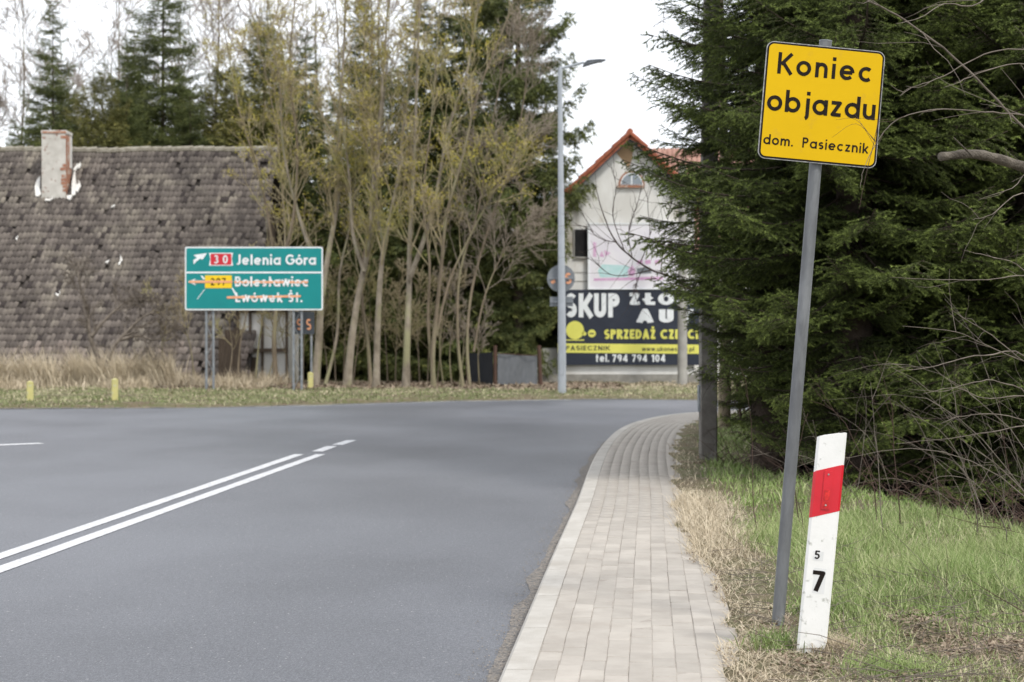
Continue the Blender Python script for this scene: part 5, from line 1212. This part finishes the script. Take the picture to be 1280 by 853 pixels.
# litter: curled dead leaves and broken stalks
def leaf_litter(XY, size, lab, rng, name='leaf_litter', up_=.012):
    n = len(XY); z = ground_z(XY[:, 0], XY[:, 1])+up_*rng.random(n); C_ = np.column_stack([XY, z]); a = rng.normal(size=(n, 3))*np.array([1,1,.35]); a /= np.linalg.norm(a, axis=1, keepdims=True); b = np.cross(a, rng.normal(size=(n, 3))*.3+np.array([0,0,1.])); b /= np.linalg.norm(b, axis=1, keepdims=True); c = np.cross(a, b)
    s = (size*(.5+rng.random(n)))[:, None]
    V = np.stack([C_-a*s, C_+b*s*.5+c*s*.2, C_+a*s, C_-b*s*.5+c*s*.25], 1).reshape(-1, 3); i = np.arange(n)[:, None]*4
    return tag(obj_np(name, V, [i+np.array([0,1,2]), i+np.array([0,2,3])], M['litter'], attr=np.repeat(rng.random(n)**1.5, 4)), lab, kind='stuff')
XY = sample(14000, .5, 4.4, 6.0, 13, lambda X, Y: f_mat(X, Y)*.9); leaf_litter(XY, .012, 'small dead leaves and soil crumbs over the near verge', rg)
XY = sample(9000, 2.0, 7, 8.5, 19, lambda X, Y: sstep((X-(3.35-(Y-10.7)*.17))/.4)); leaf_litter(XY, .03, 'brown dead leaves under the spruces', rg, up_=.03)
XY = sample(26000, 1.1, 3.4, 6.2, 8.2, lambda X, Y: (kerb_dist(X, Y) > edge_k(Y)+.1)*np.clip(1.6*(vnoise(X, Y, 3.2, 61)-.42)*sstep((8.1-Y)/.8)+.02, 0, 1)); leaf_litter(XY, .013, 'curled brown leaves in the bottom right corner', rg, up_=.05)
T = Tubes()
for i in range(520):
    y = rg.uniform(6.2, 9.5) if i < 400 else rg.uniform(9, 14); x = rg.uniform(1.2, min(4, y*.32)); 
    if kerb_dist(np.array(x), np.array(y)) < WALK: continue
    z = float(ground_z(np.array(x), np.array(y))); a = rg.uniform(0, 2*PI); l = rg.uniform(.06, .35); e = rg.uniform(-.02, .35); p0 = np.array([x, y, z+.01+rg.uniform(0, .04)]); d_ = np.array([math.cos(a), math.sin(a), e])
    T.add([p0, p0+d_*l*.5+rg.normal(0,.01,3), p0+d_*l+rg.normal(0,.015,3)], [.0022,.0018,.001], 3)
o = T.build('broken_stalks', M['twiggrey'], None); tag(o, 'broken dry stalks lying on the near verge', kind='stuff')
T = Tubes()
for i in range(1100):          # tangled dark undergrowth below the spruces
    y = rg.uniform(10.5, 19); x = rg.uniform(3.35-(y-10.7)*.17+.1, y*.36); z = float(ground_z(np.array(x), np.array(y))); a = rg.uniform(0, 2*PI); l = rg.uniform(.25, .9); p0 = np.array([x, y, z]); e = rg.uniform(.2, 1.2)
    d_ = np.array([math.cos(a), math.sin(a), e]); d_ /= np.linalg.norm(d_); T.add([p0, p0+d_*l*.4, p0+d_*l*.75+np.array([0,0,-.03]), p0+d_*l+np.array([0,0,-.10])+rg.normal(0,.03,3)], [.004,.003,.0024,.0012], 3)
o = T.build('undergrowth', M['twigred'], None); tag(o, 'dark tangled dead undergrowth beneath the spruces', kind='stuff')
# some free-standing dead stalks seen singly
for i, (pts, w, d, lab) in enumerate((([(1212,800),(1205,765),(1180,735),(1150,700),(1122,672),(1105,655)], .0022, 7.0, 'long arching dead stalk right of the guide post'), ([(1196,790),(1190,750),(1175,720),(1170,700)], .0025, 7.2, 'pale upright dead stalk right of the guide post'),
        ([(1280,765),(1240,742),(1208,722)], .0030, 6.9, 'dark dead stick lying near the right border'), ([(1183,735),(1184,700),(1182,680)], .0022, 8.2, 'dark short dead stalk in the fresh grass'))):
    T = Tubes(); stem(T, pts, w, w*.4, d, d, 4); o = T.build('dead_stalk', M['twiggrey'] if i < 2 else M['twigred'], None); tag(o, lab, 'stalk')
# ---- far verge
def f_far(X, Y): return ((Y-far_edge(X)) > .12)*inview_f(X, Y, 30)*1.0
XY = sample(60000, -15, 8, 34.5, 46.5, lambda X, Y: f_far(X, Y)*(.35+.65*(vnoise(X, Y, .8, 40) > .42)))
kx = XY[:, 0]; dry_r = np.clip(.22+.55*sstep((kx-1)/2)*.6+.5*(vnoise(kx, XY[:, 1], .6, 43) > .6), 0, 1)
blades('grass', XY, .075, .009, M['grassfar'], np.where(rg.random(len(XY)) < dry_r, .9, .25*rg.random(len(XY))), rg, .5, 'green grass strip across the road')
XY = sample(26000, -15, 8, 34.4, 52, lambda X, Y: f_far(X, Y)*(.3+.7*(vnoise(X, Y, .9, 41) > .5)*1.0)*np.clip((Y-33)/14, .15, 1))
blades('dry_grass', XY, .09, .011, M['straw'], rg.random(len(XY))*.5, rg, .9, 'dry grass mixed into the strip across the road')
XY = sample(22000, -17, -6.5, 44, 50, lambda X, Y: inview_f(X, Y, 30)*(.05+.65*(vnoise(X, Y, .8, 42) > .58)))
blades('tall_dry_grass', XY, .50*(.35+vnoise(XY[:, 0], XY[:, 1], 1.6, 44))*.8, .010, M['straw'], rg.random(len(XY))*.5, rg, .35, 'tall pale dry grass before the old roof')
C_ = [(-13.6,47.2),(-12.2,47.6),(-14.4,47),(-11.0,47),(-10.5,47.4),(-9.7,47.1),(-10.1,47.6),(-13.0,47.0),(-11.6,47.3)]
XY = np.concatenate([rg.normal(c, (.20,.2), (int(300+500*rg.random()), 2)) for c in C_])
blades('tall_dry_grass', XY, .95, .009, M['straw'], .2+rg.random(len(XY))*.7, rg, .30, 'tall pale reed clumps before the old roof', wind=(-.2, 0))
XY = sample(14000, -10, 3, 44.5, 50, lambda X, Y: inview_f(X, Y, 0)); leaf_litter(XY, .07, 'brown leaf litter under the bare trees', rg, up_=.06)
# sandy edge where grass meets the far asphalt
Lp, Rp = [], []
for i in range(140):
    X_ = -16+i*.19; y_ = float(far_edge(X_)); Lp.append((X_, y_+.16+rg.uniform(-.08,.08))); Rp.append((X_, y_-.07+rg.uniform(-.04,.04)))
g = sheet('gravel_edge', Rp, Lp, .012, M['dirt']); tag(g, 'pale gritty strip where asphalt meets the far grass', kind='stuff')
g.data.flip_normals() if g.data.polygons[0].normal.z < 0 else None
# overhead cable between the two utility poles
T = Tubes(); A_, B_ = np.array([pbp.x+.2, dpole, 8.95]), np.array([rb_.x, dr, 6.55]); P = [A_+(B_-A_)*t-np.array([0,0,1.0*t*(1-t)*4*.5]) for t in np.linspace(0, 1, 16)]; T.add(P, [.012]*16, 4)
a2, b2_ = at(905, 120, 60), at(500, 165, 70); T2 = Tubes(); T2.add([np.array(a2)+(np.array(b2_)-np.array(a2))*t for t in np.linspace(0,1,8)], [.014]*8, 4)
tag(T.build('overhead_cable', M['wire']), 'thin overhead cable between the two concrete poles', 'cable')
